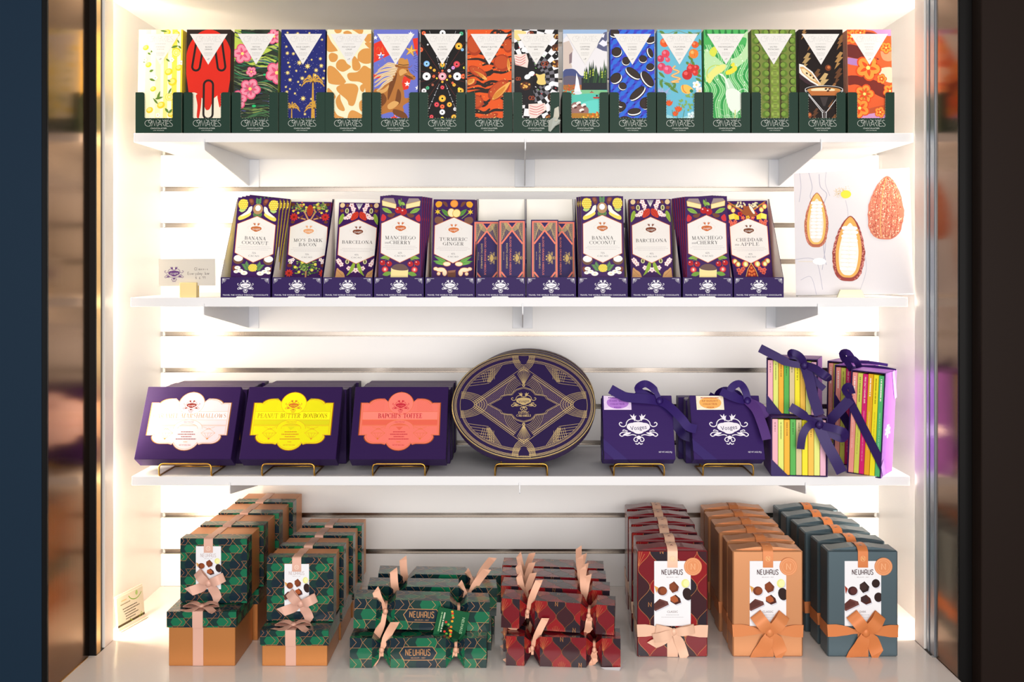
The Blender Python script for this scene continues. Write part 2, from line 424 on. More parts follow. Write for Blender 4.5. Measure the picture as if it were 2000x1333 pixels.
def emblem(c, cx, cy, w, col, ink, m=None, scroll=True, name=True):
    """the confectioner's crest: two birds over a cloud shape with a name, scrolls and ribbons"""
    k = w/34.0
    T = lambda a, b: (cx+a*k, cy+b*k)
    c.many([[T(*p) for p in Canvas.E(0, 0, 8.6, 4.6)], [T(*p) for p in Canvas.E(-5.2, -.6, 4.6, 3.6)], [T(*p) for p in Canvas.E(5.2, -.6, 4.6, 3.6)], [T(*p) for p in Canvas.E(0, 2.2, 5.4, 3.6)]][:1], col, m)
    c.many([[T(*p) for p in Canvas.E(-5.2, -.4, 4.4, 3.4)]], col, m); c.many([[T(*p) for p in Canvas.E(5.2, -.4, 4.4, 3.4)]], col, m)
    c.many([[T(*p) for p in Canvas.E(0, 2.4, 4.8, 3.2)]], col, m)
    for sg in (-1, 1):
        b = [(1.2, -10.2), (2.6, -9.2), (3.2, -11.6), (4.2, -9.4), (6.6, -11.0), (5.2, -8.2), (3.6, -6.8), (3.0, -5.2), (2.0, -6.6), (1.9, -8.4)]
        c.poly([T(sg*x, y) for x, y in b], col, m)
        if scroll:
            L = [smooth([(0,-5.4),(2,-6),(4.6,-7.2),(7.5,-6.4),(9.5,-4.2),(10,-2),(12,-.6),(14.6,-1.2),(15.6,-3),(14.4,-4.2),(13.2,-3.4)],3),
                 smooth([(8,5),(11,4),(14,4.6),(15.6,6.2),(14,7.6),(11.5,6.6),(9,7),(5,6.2),(2,7)],3),
                 smooth([(1,8),(3,8.6),(4.2,10.4),(3,12),(1.4,11.6),(1.6,10)],3), smooth([(0,12.6),(1.2,14.2),(3,13.6)],3),
                 smooth([(9,3.4),(12,2.2),(13,3.2)],3)]
            c.strokes([[T(sg*x, y) for x, y in p] for p in L], .75*k, col, m)
            c.poly([T(sg*x, y) for x, y in Canvas.LF(6, 4.6, 13, 6.2, 2.0)], col, m)
    if scroll: c.poly([T(*p) for p in Canvas.E(0, 8.6, 1.8, 1.6)], col, m)
    if name: c.text('Vosges', cx, cy+.2*k, 3.6*k, ink, w=13.5*k, rot=-6)

# ---------------------------------------------------------------- ribbons
def ribbon_strip(mb, path, w, col, m='satin', th=0.35, plane=None):
    """a flat band along path (3-D); its width lies across the path, in the plane facing the viewer unless plane gives another width direction"""
    P = [Vector(p) for p in path]; n = len(P); A = []; B = []
    N = []
    for i in range(n):
        t = (P[min(i+1, n-1)]-P[max(i-1, 0)]).normalized()
        if plane is not None: d = Vector(plane)
        else:
            d = Vector((t.z, 0, -t.x))
            if d.length < 0.15: d = Vector((1, 0, 0))
        d.normalize(); nn = t.cross(d).normalized()
        ww = (w[i] if isinstance(w, (list, tuple)) else w)/2
        A.append(P[i]+d*ww); B.append(P[i]-d*ww); N.append(nn)
    V = [a+nn*th/2 for a, nn in zip(A, N)]+[b+nn*th/2 for b, nn in zip(B, N)]+[a-nn*th/2 for a, nn in zip(A, N)]+[b-nn*th/2 for b, nn in zip(B, N)]
    F = []; G = []
    for i in range(n-1):
        F += [(i, i+1, n+i+1, n+i), (2*n+i+1, 2*n+i, 3*n+i, 3*n+i+1)]; G += [(i, 2*n+i, 2*n+i+1, i+1), (n+i+1, 3*n+i+1, 3*n+i, n+i)]
    mb.add(V, F, col, m); mb.sm += [1]*len(F)
    mb.add(V, G, col, m); mb.sm += [0]*len(G)
def bow(mb, cx, cz, y, loops, tails, w, col, m='satin', knot=None):
    """loops: (angle, length, lift); tails: (angle, length); angles in the face plane, 0 = right, 90 = up"""
    for a, L, lift in loops:
        d = Vector((math.cos(R(a)), 0, math.sin(R(a)))); pts = []
        for t in (0, .12, .35, .65, .88, 1.0): pts.append(Vector((cx, y, cz))+d*L*t+Vector((0, -1, 0))*(lift*math.sin(math.pi*min(1, t*.9+.05))+1))
        for t in (.99, .8, .5, .2, 0): pts.append(Vector((cx, y, cz))+d*L*t+Vector((0, -1, 0))*(0.6))
        ws = [w*.45, w*.7, w, w, w, w, w, w, w*.9, w*.7, w*.4]
        pp = smooth([tuple(p) for p in pts], 5); wv = []
        for i in range(len(pts)-1): wv += [ws[i]+(ws[i+1]-ws[i])*k/5 for k in range(5)]
        wv.append(ws[-1])
        ribbon_strip(mb, pp, wv, col, m, plane=(-d.z, 0, d.x))
    for a, L in tails:
        d = Vector((math.cos(R(a)), 0, math.sin(R(a)))); n_ = Vector((-d.z, 0, d.x)); pts = []; ws = []
        for i in range(9):
            t = i/8; pts.append(Vector((cx, y, cz))+d*L*t+n_*math.sin(t*3)*w*.12+Vector((0, -1, 0))*(1.4+2.0*math.sin(t*5+a))); ws.append(w*(.45+.6*min(1, t*2.5)))
        ribbon_strip(mb, pts, ws, col, m, plane=tuple(n_))
        e = pts[-1]; b = (w*1.05)/2          # pointed end
        mb.add([e+n_*b, e-n_*b, e+d*w*.55-n_*b], [(0, 1, 2)], col, m)
    k = knot or w*.42
    P = []
    for j in range(5):
        for i in range(8):
            ph = R(-80+40*j); P.append((cx+k*1.05*math.cos(ph)*math.cos(2*math.pi*i/8), y-2.5-k*.6*math.cos(ph)*math.sin(2*math.pi*i/8)-1, cz+k*1.15*math.sin(ph)))
    F = [(j*8+i, j*8+(i+1) % 8, (j+1)*8+(i+1) % 8, (j+1)*8+i) for j in range(4) for i in range(8)]+[list(range(8))[::-1], [32+i for i in range(8)]]
    mb.add(P, F, col, m); mb.sm += [1]*len(F)
# ---------------------------------------------------------------- the niche
ZF, ZC = -734.5, 527.0           # counter top and niche ceiling, from eye level
XL, XR, YB = -819.5, 813.0, 328.0
FLOORZ = -EYE*1000
def sbox(name, *a, **k):
    mb = MB(); mb.box(*a, **k); o = mb.build(name); put(o, 0, 0, 0); o['kind'] = 'structure'; return o
sbox('floor', -2600, 2600, -3200, 700, FLOORZ-20, FLOORZ, (120, 112, 104), 'print_matt')
sbox('ceiling', XL-40, XR+40, -12, YB+30, ZC, ZC+30, m='laminate')
sbox('wall_left', XL-22, XL, -4, YB+20, ZF-20, ZC, m='laminate')
sbox('wall_right', XR, XR+22, -4, YB+20, ZF-20, ZC, m='laminate')
# slatted back wall: boards between grooves lined with aluminium profile
mb = MB()
g = [(515-(369.5+70.85*i))*1.164 for i in range(-4, 11)]     # groove centres
edges = [ZC]
for z in g: edges += [z+5.3, z-5.3]
edges.append(ZF)
for i in range(0, len(edges), 2):
    mb.box(XL, XR, YB, YB+14, edges[i+1], edges[i], m='laminate', ch=0.8)
mb.box(XL, XR, YB+14, YB+20, ZF, ZC, m='laminate')
for z in g:                                                   # channel profile
    mb.box(XL+7, XR-7, YB+9, YB+13.5, z-8, z+8, m='aluminium')
    mb.box(XL+7, XR-7, YB+1.2, YB+9, z-5.3, z-4.3, m='aluminium')
    mb.box(XL+7, XR-7, YB+1.2, YB+9, z+4.3, z+5.3, m='aluminium')
o = mb.build('wall_back'); put(o, 0, 0, 0); struct(o)
# front frame, left
HT = 1500
def trim(n, *a, **k): return sbox('trim_%d' % n, *a, **k)
trim(1, -842, -795, -45, -4, ZF, ZC+60, m='jamb_white', ch=0.6)
mb = MB(); mb.box(-842, -800, -62, -45, ZF, ZC+60, m='grey_track'); o = mb.build('trim_2'); put(o, 0, 0, 0); struct(o)
trim(3, -842, -796, -80, -62, ZF, ZC+60, m='grey_track', cols={'r': ((0,0,0), 'gold_track')})
trim(4, -812, -808, -251, -83, FLOORZ, ZC+400, m='bronze')
trim(5, -816, -807, -258, -251, FLOORZ, ZC+400, m='black_frame', ch=0.8)
sbox('wall_front', -1700, -816, -258, -84, FLOORZ, ZC+400, m='navy_panel')
sbox('trim_13', -816, -812, -251, -83, FLOORZ, ZC+400, m='black_frame')
sbox('trim_14', -812, -796, -84, -80, FLOORZ, ZC+400, m='black_frame')
# front frame, right
trim(6, 767, 842, -50, -4, ZF, ZC+60, m='jamb_white', ch=0.6)
trim(7, 770, 842, -66, -53, ZF, ZC+60, m='silver_track', ch=1.2)
trim(8, 773, 842, -72, -66, ZF, ZC+60, m='black_frame')
trim(9, 769.5, 842, -93, -72, ZF, ZC+60, m='silver_track', ch=1.2)
trim(10, 773, 777, -186, -94, FLOORZ, ZC+400, m='bronze')
trim(11, 777, 794, -186, -94, FLOORZ, ZC+400, m='black_frame')
sbox('trim_12', 772, 808, -194, -187, FLOORZ, ZC+400, m='black_frame', ch=1.5)
sbox('wall_front', 794.5, 1700, -232, -194.5, FLOORZ, ZC+400, m='umber_panel', ch=1.5)
# glossy base of the niche
mb = MB(); mb.prism([(-812,-212),(772,-212),(772,-93),(766,-93),(766,-4),(835,-4),(835,YB-.5),(-842,YB-.5),(-842,-4),(-795,-4),(-795,-84),(-812,-84)], ZF-30, ZF, (0,0,0), 'counter', axis='z')
o = mb.build('counter'); put(o, 0, 0, 0)
tag(o, 'glossy cream counter top along the bottom of the lit display niche', 'counter')
mb = MB(); mb.box(-811, 771, -150, 300, FLOORZ, ZF-31, (235, 230, 225), 'laminate')
o = mb.build('cabinet'); put(o, 0, 0, 0); tag(o, 'white base cabinet carrying the glossy counter top', 'cabinet')
mb = MB(); mb.box(-842, 842, -40, -12, ZC, ZC+200, m='laminate'); o = mb.build('trim_15'); put(o, 0, 0, 0); struct(o)
# mitred brass line where the bronze pane meets the counter
trim(16, -808, -806.5, -212, -93, ZF, ZF+1.2, m='gold_track')

# ---------------------------------------------------------------- shelves on brackets
SH = [(-757, 766, 255.0, [-618, 8, 585]), (-763, 755, -66.5, [-619, 3, 579]), (-761, 759, -416.0, [-568, -3, 555])]
LB = ['top white shelf carrying the tall bars in dark green trays', 'middle white shelf carrying the violet display trays',
      'lowest white shelf carrying the gift boxes on brass easels']
for (x0, x1, zt, bx), lb in zip(SH, LB):
    t = thing('shelf', 0, 0, zt, lb, 'shelf', 'white shelves on the slatted wall')
    mb = MB(); mb.box(x0, x1, 0, 326, -18, 0, m='shelf_white', ch=0.6); mb.build('board', t)
    for x in bx:
        mb = MB()
        mb.prism([(-4.5, -12), (-3.4, -12), (-1.2, -18.2), (325, -18.2), (326, -78), (321, -79), (-1, -34), (-4, -31), (-5, -24)], x-1, x+1, (0,0,0), 'bracket_white', axis='x')
        mb.box(x-1.6, x+1.6, 8, 324, -19.2, -18.1, m='bracket_white')
        b = mb.build('bracket', t)
        mb = MB(); mb.box(x-23, x+23, 325.2, 327.6, -81, -18.2, m='bracket_white', ch=0.7); mb.build('wall_plate', b)
Z1, Z2, Z3 = 255.0, -66.5, -416.0
# ---------------------------------------------------------------- top shelf: sixteen tall bars in green trays
BW, BH = 87.0, 205.0
Wt = (250, 248, 244)
def a_lemon(c):
    c.rect(0, 0, 88, 206, (250, 247, 222))
    for x0, x1, k in ((14,24,(250,248,205)), (34,44,(248,244,190)), (50,58,(246,238,140)), (66,76,(246,232,90)), (83,88,(245,222,60))): c.rect(x0, 0, x1, 206, k)  # base and left stripes paler: overexposed glare put into the colours
    c.rect(86.2, 0, 88, 206, (225,170,40))
    for x, y, r in ((74,44,9), (60,84,8), (80,76,7), (68,104,9), (78,138,8), (46,150,8), (66,168,7), (20,70,6), (30,118,6), (56,6,7), (74,9,7), (14,36,6), (24,160,7), (52,190,8), (70,192,7)):
        c.ell(x, y, r, r*.82, (244,214,50), rot=-30); c.ell(x-1, y-1, r*.62, r*.5, (250,236,130), rot=-30)
    for x, y in ((74,46), (62,134)):
        c.ell(x, y, 8, 8, (248,222,60)); c.ell(x, y, 6.6, 6.6, (252,246,200)); c.ell(x, y, 5.8, 5.8, (247,228,90))
        for a in range(0, 360, 45): c.stroke([(x, y), (x+5.8*math.cos(R(a)), y+5.8*math.sin(R(a)))], .5, (252,246,200))
    for x0, y0, x1, y1, w in ((64,36,78,32,5), (78,32,84,38,4), (54,58,62,64,4), (18,46,24,50,4), (28,40,24,46,4), (22,84,30,80,5), (22,98,34,102,5), (38,140,44,122,5), (34,138,50,134,5), (40,148,30,136,4), (58,100,64,104,4), (60,128,66,116,4), (54,156,62,166,5), (62,166,68,158,5), (42,2,56,4,4), (10,66,14,62,3), (76,20,80,28,3), (44,186,52,180,4)):
        c.leaf(x0, y0, x1, y1, w, (104,140,56), (60,92,40))
    for x, y in ((12,60), (34,96), (40,170), (66,60), (84,66)): c.flower(x, y, 5, (255,252,250), (244,200,80))
def a_red(c):
    c.rect(0, 0, 88, 206, (46,36,32))
    c.ell(44, 62, 45, 62, (216,44,30), n=40)
    c.poly([(0,88),(0,60),(88,60),(88,88),(82,130),(74,150),(14,150),(6,130)], (216,44,30))
    c.blob([(-4,150),(8,128),(20,126),(34,138),(48,142),(58,134),(68,128),(80,132),(92,150),(92,215),(-4,215)], (236,228,206))
    c.blob([(20,130),(30,130),(30,150),(27,172),(25,176),(22,172),(23,150)], (216,44,30)); c.blob([(62,130),(70,130),(70,145),(67,155),(64,145)], (216,44,30)); c.blob([(34,140),(52,136),(48,156),(42,160),(38,156)], (216,44,30))
    k = (40,32,30)
    for (x0, y0, x1, y1, r) in ((27,20,19,74,7.5), (61,20,69,74,7.5), (44,110,44,168,9)):   # three plain rounded loops
        d = math.atan2(y1-y0, x1-x0); pts = [(x0+r*math.cos(d+math.pi/2+math.pi*i/8), y0+r*math.sin(d+math.pi/2+math.pi*i/8)) for i in range(9)]+[(x1+r*math.cos(d-math.pi/2+math.pi*i/8), y1+r*math.sin(d-math.pi/2+math.pi*i/8)) for i in range(9)]
        c.stroke(pts, 4.2, k, closed=True)
def waves(c, cols, n, seed, w0=1.2, w1=3.6, amp=9, ang=.35, y0=-20, y1=230, skip=None):
    r = random.Random(seed)
    for i in range(n):
        y = y0+(y1-y0)*i/n+r.uniform(-3, 3); ph = r.uniform(0, 6.28); x = r.uniform(-20, 70); L = r.uniform(18, 60); a = amp*r.uniform(.5, 1.2)
        P = [(x+L*t/6, y+ang*(x+L*t/6)+a*math.sin(ph*.2+(x+L*t/6)/16.0)) for t in range(7)]
        W_ = [max(.3, r.uniform(w0, w1)*math.sin(math.pi*(t+.35)/6.7)) for t in range(7)]
        c.stroke(smooth(P, 2), sum([[a_]*2 for a_ in W_], [])[:13], cols[r.randrange(len(cols))])
def hibiscus(c, x, y, r, pet, deep, core, rot=0):
    c.flower(x, y, r, pet, None, 5, rot, edge=deep, fat=.62); c.many([c.LF(x, y, x+r*.7*math.cos(R(rot+72*i)), y+r*.7*math.sin(R(rot+72*i)), r*.28) for i in range(5)], deep); c.ell(x, y, r*.16, r*.16, core)
def a_matcha(c):
    c.rect(0, 0, 88, 206, (186,204,84))
    for pts in ([(14,0),(88,0),(88,24),(60,34),(30,22)], [(0,64),(24,66),(50,80),(88,58),(88,36),(70,44),(56,52),(88,60),(88,206),(0,206)], [(-2,84),(30,70),(70,84),(90,100),(90,210),(-2,210)]): c.blob(pts, (46,54,44))
    waves(c, [(30,32,30), (38,66,48), (44,120,84), (120,140,76), (78,84,128), (150,160,120), (24,28,26), (70,110,70)], 150, 5, 1.0, 3.6, 7, .22, 40, 215)
    waves(c, [(30,32,30), (38,86,58), (78,84,128), (150,160,120)], 26, 9, 1, 3, 5, .3, -14, 22)
    for x, y, r in ((16,48,19), (32,118,20), (84,86,22), (78,14,15), (34,84,10), (8,140,18)):
        hibiscus(c, x, y, r, (236,146,168), (220,84,120), (250,220,120), rot=x*7)
    c.ell(40, 152, 4, 2.6, (40,190,110)); c.ell(60, 90, 3, 2, (40,190,110))
def palm(c, x, y, h, r, col, dk):
    c.poly([(x-h*.035, y+h), (x-h*.012, y), (x+h*.012, y), (x+h*.045, y+h)], col)
    for k in range(9): c.stroke([(x-h*.03, y+h*(.15+.1*k)), (x+h*.03, y+h*(.13+.1*k))], .35, dk)
    for a in (-176, -150, -120, -84, -56, -28, -4):
        e = (x+r*math.cos(R(a)), y+r*math.sin(R(a))*.7+r*.45*abs(math.cos(R(a)))); m_ = (x+r*.55*math.cos(R(a)), y+r*.62*math.sin(R(a)))
        P = smooth([(x, y), m_, e], 5); c.stroke(P, [.4+r*.12*math.sin(math.pi*min(1, (i+.6)/len(P)))for i in range(len(P))], col)
        c.strokes([[P[i], (P[i][0]+r*.05*math.cos(R(a)), P[i][1]+r*.2)] for i in range(2, len(P)-1, 2)], .5, col)
    c.ell(x, y, r*.1, r*.1, dk)
def a_navy(c):
    c.rect(0, 0, 88, 206, (34,40,112)); r = random.Random(3)
    c.many([c.E(r.uniform(1, 87), r.uniform(1, 200), .42, n=6) for _ in range(150)], (226,228,240))
    g = (236,206,110)
    for x, y, s_ in ((32,8,4), (12,6,3), (80,20,3), (55,7,3), (36,66,6), (52,73,6.5), (12,47,4.5), (24,48,4), (77,58,4), (79,72,5), (69,81,5), (85,82,3), (13,86,5), (18,100,4.5), (42,97,5), (30,82,3), (67,91,4.5), (83,97,4), (34,104,3), (10,114,3), (12,124,4), (28,127,3), (18,118,2.5), (44,137,6), (38,110,2.5), (60,138,3), (74,132,3), (56,94,3), (48,84,2.5), (14,66,3), (17,74,3), (88,40,2.5), (48,168,3.4), (60,60,2.6), (10,34,3)):
        c.star(x, y, s_, g, n=8, inner=.42); c.ell(x, y, s_*.28, s_*.28, (250,236,170))
    for x, y, h, r_ in ((63,104,100,23), (66,156,60,20), (22,156,60,17)): palm(c, x, y, h, r_, (206,156,60), (112,78,34))
def a_giraffe(c):
    c.rect(0, 0, 88, 206, (234,232,196)); k = (214,150,76)
    B = [[(0,10),(8,24),(20,40),(18,43),(0,42)], [(14,0),(28,0),(26,6),(18,7)], [(32,5),(40,2),(48,6),(47,10),(34,9)], [(50,0),(70,0),(68,9),(62,8),(54,3)], [(72,14),(86,8),(88,20),(80,26),(74,22)],
         [(74,27),(88,26),(88,36),(84,38)], [(60,56),(62,46),(72,38),(87,40),(88,64),(74,68),(62,62)], [(4,50),(10,46),(20,50),(21,58),(16,64),(8,64),(4,58)], [(18,68),(24,60),(34,60),(40,68),(46,72),(46,76),(32,84),(20,78)],
         [(50,56),(56,54),(66,70),(64,80),(56,82),(50,76)], [(2,74),(16,76),(36,100),(36,106),(28,110),(8,108),(2,100)], [(40,92),(44,86),(60,84),(72,72),(82,76),(88,84),(88,128),(78,130),(74,112),(64,104),(46,102)],
         [(20,114),(34,108),(54,108),(62,116),(60,130),(54,150),(44,150),(40,140),(22,124)], [(66,112),(72,108),(76,112),(72,124),(66,120)], [(2,116),(12,124),(18,134),(12,140),(2,134)],
         [(18,140),(26,128),(28,140),(36,158),(32,162),(22,156)], [(64,146),(70,140),(76,150),(84,164),(78,168),(66,160)], [(4,150),(14,158),(22,170),(36,176),(38,190),(10,190),(2,176)], [(42,172),(50,160),(68,168),(74,176),(72,192),(44,192)], [(78,140),(88,134),(88,160)]]
    for b in B: c.blob(b, k)
def a_horse(c):
    v = (104,112,198); rd = (222,54,34); c.rect(0, 0, 88, 206, v)
    for p in ([(0,28),(22,18),(32,50),(0,66)], [(76,18),(88,16),(88,56),(80,40)], [(0,88),(20,92),(12,96),(0,98)], [(58,92),(74,96),(68,118),(54,122)], [(72,164),(88,156),(88,190),(72,190)], [(18,178),(30,180),(30,192),(18,192)]): c.poly(p, rd)
    for x, y, s_, k in ((72,8,5,Wt), (3,16,5,Wt), (14,52,8,Wt), (15,54,6.6,v), (66,108,6,Wt), (86,116,5,Wt), (42,178,9,Wt), (41,176,8,rd), (30,34,3,Wt)): c.star(x, y, s_, k)
    r = random.Random(4)
    c.strokes([[(x, y), (x+r.uniform(-3, 3), y+r.uniform(4, 9))] for x, y in [(r.uniform(2, 34), r.uniform(30, 72)) for _ in range(16)]], .5, (214,150,60))
    c.strokes([[(58+d*math.cos(R(a)), 66+d*math.sin(R(a))), (58+(d+9)*math.cos(R(a)), 66+(d+9)*math.sin(R(a)))] for a in range(-75, 50, 9) for d in (21+abs(a)%7,)], .6, (52,44,66))
    c.star(73, 42, 13, (196,140,50), rot=-80); c.star(73, 42, 13, (232,190,96), rot=-80, inner=.2)
    b = (176,112,52); d = (116,66,30); hl = (216,164,96)
    c.blob([(0,122),(14,116),(28,102),(38,88),(46,76),(56,72),(66,76),(72,86),(82,94),(80,100),(72,99),(62,92),(58,96),(56,108),(60,124),(62,136),(76,134),(84,140),(70,144),(58,152),(60,162),(50,168),(34,164),(18,168),(0,170)], b)
    c.blob([(40,158),(60,164),(68,176),(66,190),(60,190),(58,178),(40,168)], d)
    for p in ([(30,110),(40,96),(46,84),(44,100),(36,124),(28,140)], [(4,132),(18,126),(26,138),(20,150),(6,156)], [(48,118),(54,128),(52,146),(42,152),(44,134)], [(60,90),(70,92),(78,98),(70,98)]): c.blob(p, d)
    for p in ([(8,122),(20,118),(30,110),(26,122),(12,128)], [(50,82),(58,78),(66,84),(60,88),(52,92)], [(28,150),(40,142),(50,146),(40,156),(30,158)]): c.blob(p, hl)
    mn = (226,200,160)
    for i, (sx, sy, ex, ey) in enumerate(((48,74,8,80), (46,78,2,88), (44,82,0,96), (42,88,2,104), (38,94,2,112), (36,98,6,120), (47,72,16,74))):
        P = smooth([(sx, sy), ((sx+ex)/2, (sy+ey)/2-5+(i % 3)*2), (ex+8, ey-4), (ex, ey+2)], 4)
        c.stroke(P, [6.4*(1-.75*j/len(P)) for j in range(len(P))], mn); c.stroke(P, .5, (150,112,74))
    c.blob([(42,70),(50,70),(58,72),(72,74),(76,70),(70,76),(56,76),(44,75)], (150,92,44)); c.blob([(48,71),(50,58),(58,57),(62,60),(66,58),(69,72),(58,73)], (198,138,66)); c.stroke([(48,69),(58,71),(69,70)], 1.5, (84,48,26))
    c.ell(66, 82, 1.3, 1, (30,20,16)); c.stroke([(62,78),(68,90),(76,92)], .7, (226,150,60)); c.ell(79.5, 93, 1.2, .9, (50,28,20))
def donut(c, x, y, r, col, hole=(24,22,22)):
    c.ell(x, y, r, r, col); c.ell(x, y, r*.68, r*.68, tuple(min(255, int(v*1.18+16)) for v in col), n=12); c.ell(x, y, r*.3, r*.3, hole, n=8)
def a_donut(c):
    c.rect(0, 0, 88, 206, (17,15,16)); X, Y = 43, 93; q = []
    for a in (-148, -123, -57, -32, -14, 14, 32, 57, 123, 148, 166, -166):
        q += [c.E(X+d*math.cos(R(a)), Y+d*math.sin(R(a)), .7, n=5) for d in [10+3*i for i in range(30)]]
    c.many(q, (128,48,44))
    c.strokes([[(X+d*math.cos(R(a)), Y+d*math.sin(R(a))), (X+(d+8)*math.cos(R(a)), Y+(d+8)*math.sin(R(a)))] for a in (-106, -74, 68, 112) for d in range(16, 95, 14)], .5, (190,190,196))
    c.many([c.E(X+d*math.cos(R(a)), Y+d*math.sin(R(a)), 1.2, n=8) for a in (-106, -74, 68, 112) for d in range(26, 95, 14)], (214,214,220))
    cl = [(240,150,160), (236,236,238), (226,160,50), (120,170,230), (230,90,50), (198,60,70), (60,150,110), (186,130,190), (232,200,60), (210,210,216), (150,80,60)]
    for x, y, r, k in ((X,Y,8,0), (72,93,8,1), (12,93,8,1), (12,68,6,3), (71,69,6.5,5), (75,33,7,2), (82,40,3,3), (26,93,3,4), (58,93,3,2), (84,93,5,4), (43,115,4,5), (43,104,2.4,2), (43,137,7,2), (32,149,5,5), (57,149,5,2), (43,153,4.5,4), (43,164,5.5,1), (43,176,3,8), (66,174,5.5,2), (22,173,4,5), (28,178,2.4,4), (14,116,3.6,6), (7,122,5,9), (24,110,2.6,10), (79,122,6,2), (76,118,3,8), (66,110,3.4,2), (63,106,2.4,4), (64,76,3.6,7), (56,82,3.4,9), (27,81,3,2), (20,76,2.6,2), (43,7,6,1), (80,8,4,6), (6,7,4,4), (0,40,5,4), (14,30,1.8,9), (43,70,5,2), (68,158,3.6,9), (86,76,2.6,8), (52,100,2,8), (36,86,1.4,4), (43,82,2.2,4), (43,76,1.6,6), (32,97,1.8,8)): donut(c, x, y, r, cl[k])
def a_tiger(c):
    c.rect(0, 0, 88, 206, (222,86,30)); r = random.Random(8)
    for i in range(38):
        y = -12+i*6+r.uniform(-2, 2); s_ = -1 if r.random() < .5 else 1; x = 88 if s_ < 0 else 0; L = r.uniform(24, 62)
        P = smooth([(x, y), (x+s_*L*.4, y-s_*4+r.uniform(-3, 3)), (x+s_*L*.75, y+r.uniform(-4, 5)), (x+s_*L, y-s_*6)], 4)
        c.stroke(P, [r.uniform(4.6, 6)*math.sin(math.pi*(j*.86+2)/(len(P)+2)) for j in range(len(P))], (42,30,27))
    for x, y, rx, ry, ro in ((20,84,20,9,28), (68,66,17,17,0), (18,144,14,14,0), (62,120,26,15,-42), (36,176,26,7,-20), (14,30,16,22,0), (6,104,12,8,0), (80,32,10,14,0)):
        c.ell(x, y, rx, ry, (166,58,26), rot=ro, n=20); c.ell(x-1, y-1, rx*.8, ry*.78, (190,76,34), rot=ro, n=18)
    for p in ([(12,82),(24,86),(36,94),(38,100),(30,98),(24,90)], [(48,140),(56,124),(70,112),(84,104),(76,120),(62,134)], [(22,190),(34,184),(50,176),(56,172),(50,182),(34,190)], [(80,56),(84,70),(82,84),(78,72)], [(2,100),(14,98),(12,106),(2,110)]):
        c.blob(p, (232,170,86)); c.blob([((x*3+p[0][0])/4, (y*3+p[0][1])/4) for x, y in p], (206,132,50))
    c.many([c.E(r.uniform(4, 84), r.uniform(4, 196), r.uniform(.4, 1.2), n=6) for _ in range(60)], (240,186,104))
def a_everything(c):
    c.rect(0, 0, 88, 206, (20,18,22)); X, Y = 30, 96
    q = []; q2 = []
    for i in range(40):
        for j in range(9):
            a0, a1 = R(i*9), R(i*9+9); r0, r1 = 26*1.24**j, 26*1.24**(j+1)
            if (i+j) % 2 == 0: (q if j > 2 else q2).append([(X+r0*math.cos(a0), Y+r0*math.sin(a0)), (X+r1*math.cos(a0), Y+r1*math.sin(a0)), (X+r1*math.cos(a1), Y+r1*math.sin(a1)), (X+r0*math.cos(a1), Y+r0*math.sin(a1))])
    c.many(q, (232,232,236)); c.many(q2, (110,108,116))
    c.blob([(0,62),(20,52),(40,70),(36,110),(40,146),(20,150),(0,140)], (28,26,30))
    for pts in ([(0,50),(24,48),(28,62),(26,76),(2,70)], [(28,148),(60,146),(64,158),(38,180),(28,168)]):
        c.poly(pts, (236,214,206)); (x0, y0), (x1, y1) = pts[0], pts[1]
        for k in range(4): c.stroke(smooth([(x0+2, y0+3+5*k), ((x0+x1)/2, y0+6+5*k), (x1-2, y1+2+5*k)], 3), 1.3, (206,110,110))
    for x, y, r in ((82,36,9), (84,68,10), (22,112,11), (76,134,11), (70,176,10), (84,14,7)):
        c.ell(x, y, r, r*.8, (72,38,24)); rr = random.Random(int(x*y))
        for _ in range(12): c.ell(x+rr.uniform(-.7, .7)*r, y+rr.uniform(-.6, .6)*r, r*.2, r*.16, ((196,130,60), (228,176,90), (130,70,36))[rr.randrange(3)])
    for x, y in ((26,94), (34,88), (66,116), (74,108), (20,40), (28,34), (6,182)): c.ell(x, y, 6.4, 4.8, (246,246,248), rot=-25)
    c.blob([(42,88),(50,90),(60,88),(60,98),(62,108),(52,110),(44,106),(46,98)], (228,202,120)); c.blob([(0,2),(14,2),(24,6),(14,18),(8,22),(0,16)], (232,212,140))
    for x, y, r in ((60,68,7), (8,98,5), (34,136,6), (32,8,6), (84,154,5)):
        for dx in (-.4, .4): c.stroke(arc(x+dx*r, y, r*.5, r*.6, 0, 360, 10), 1.5, (150,66,40))
        c.stroke([(x-.5*r, y+.5*r), (x+.5*r, y-.2*r)], 1.4, (150,66,40))
    r = random.Random(2)
    for k in ((226,60,70), (110,190,90), (250,250,250)): c.strokes([[(x, y), (x+2.4, y+1.6)] for x, y in [(r.uniform(4, 84), r.uniform(20, 196)) for _ in range(9)]], 1.2, k)
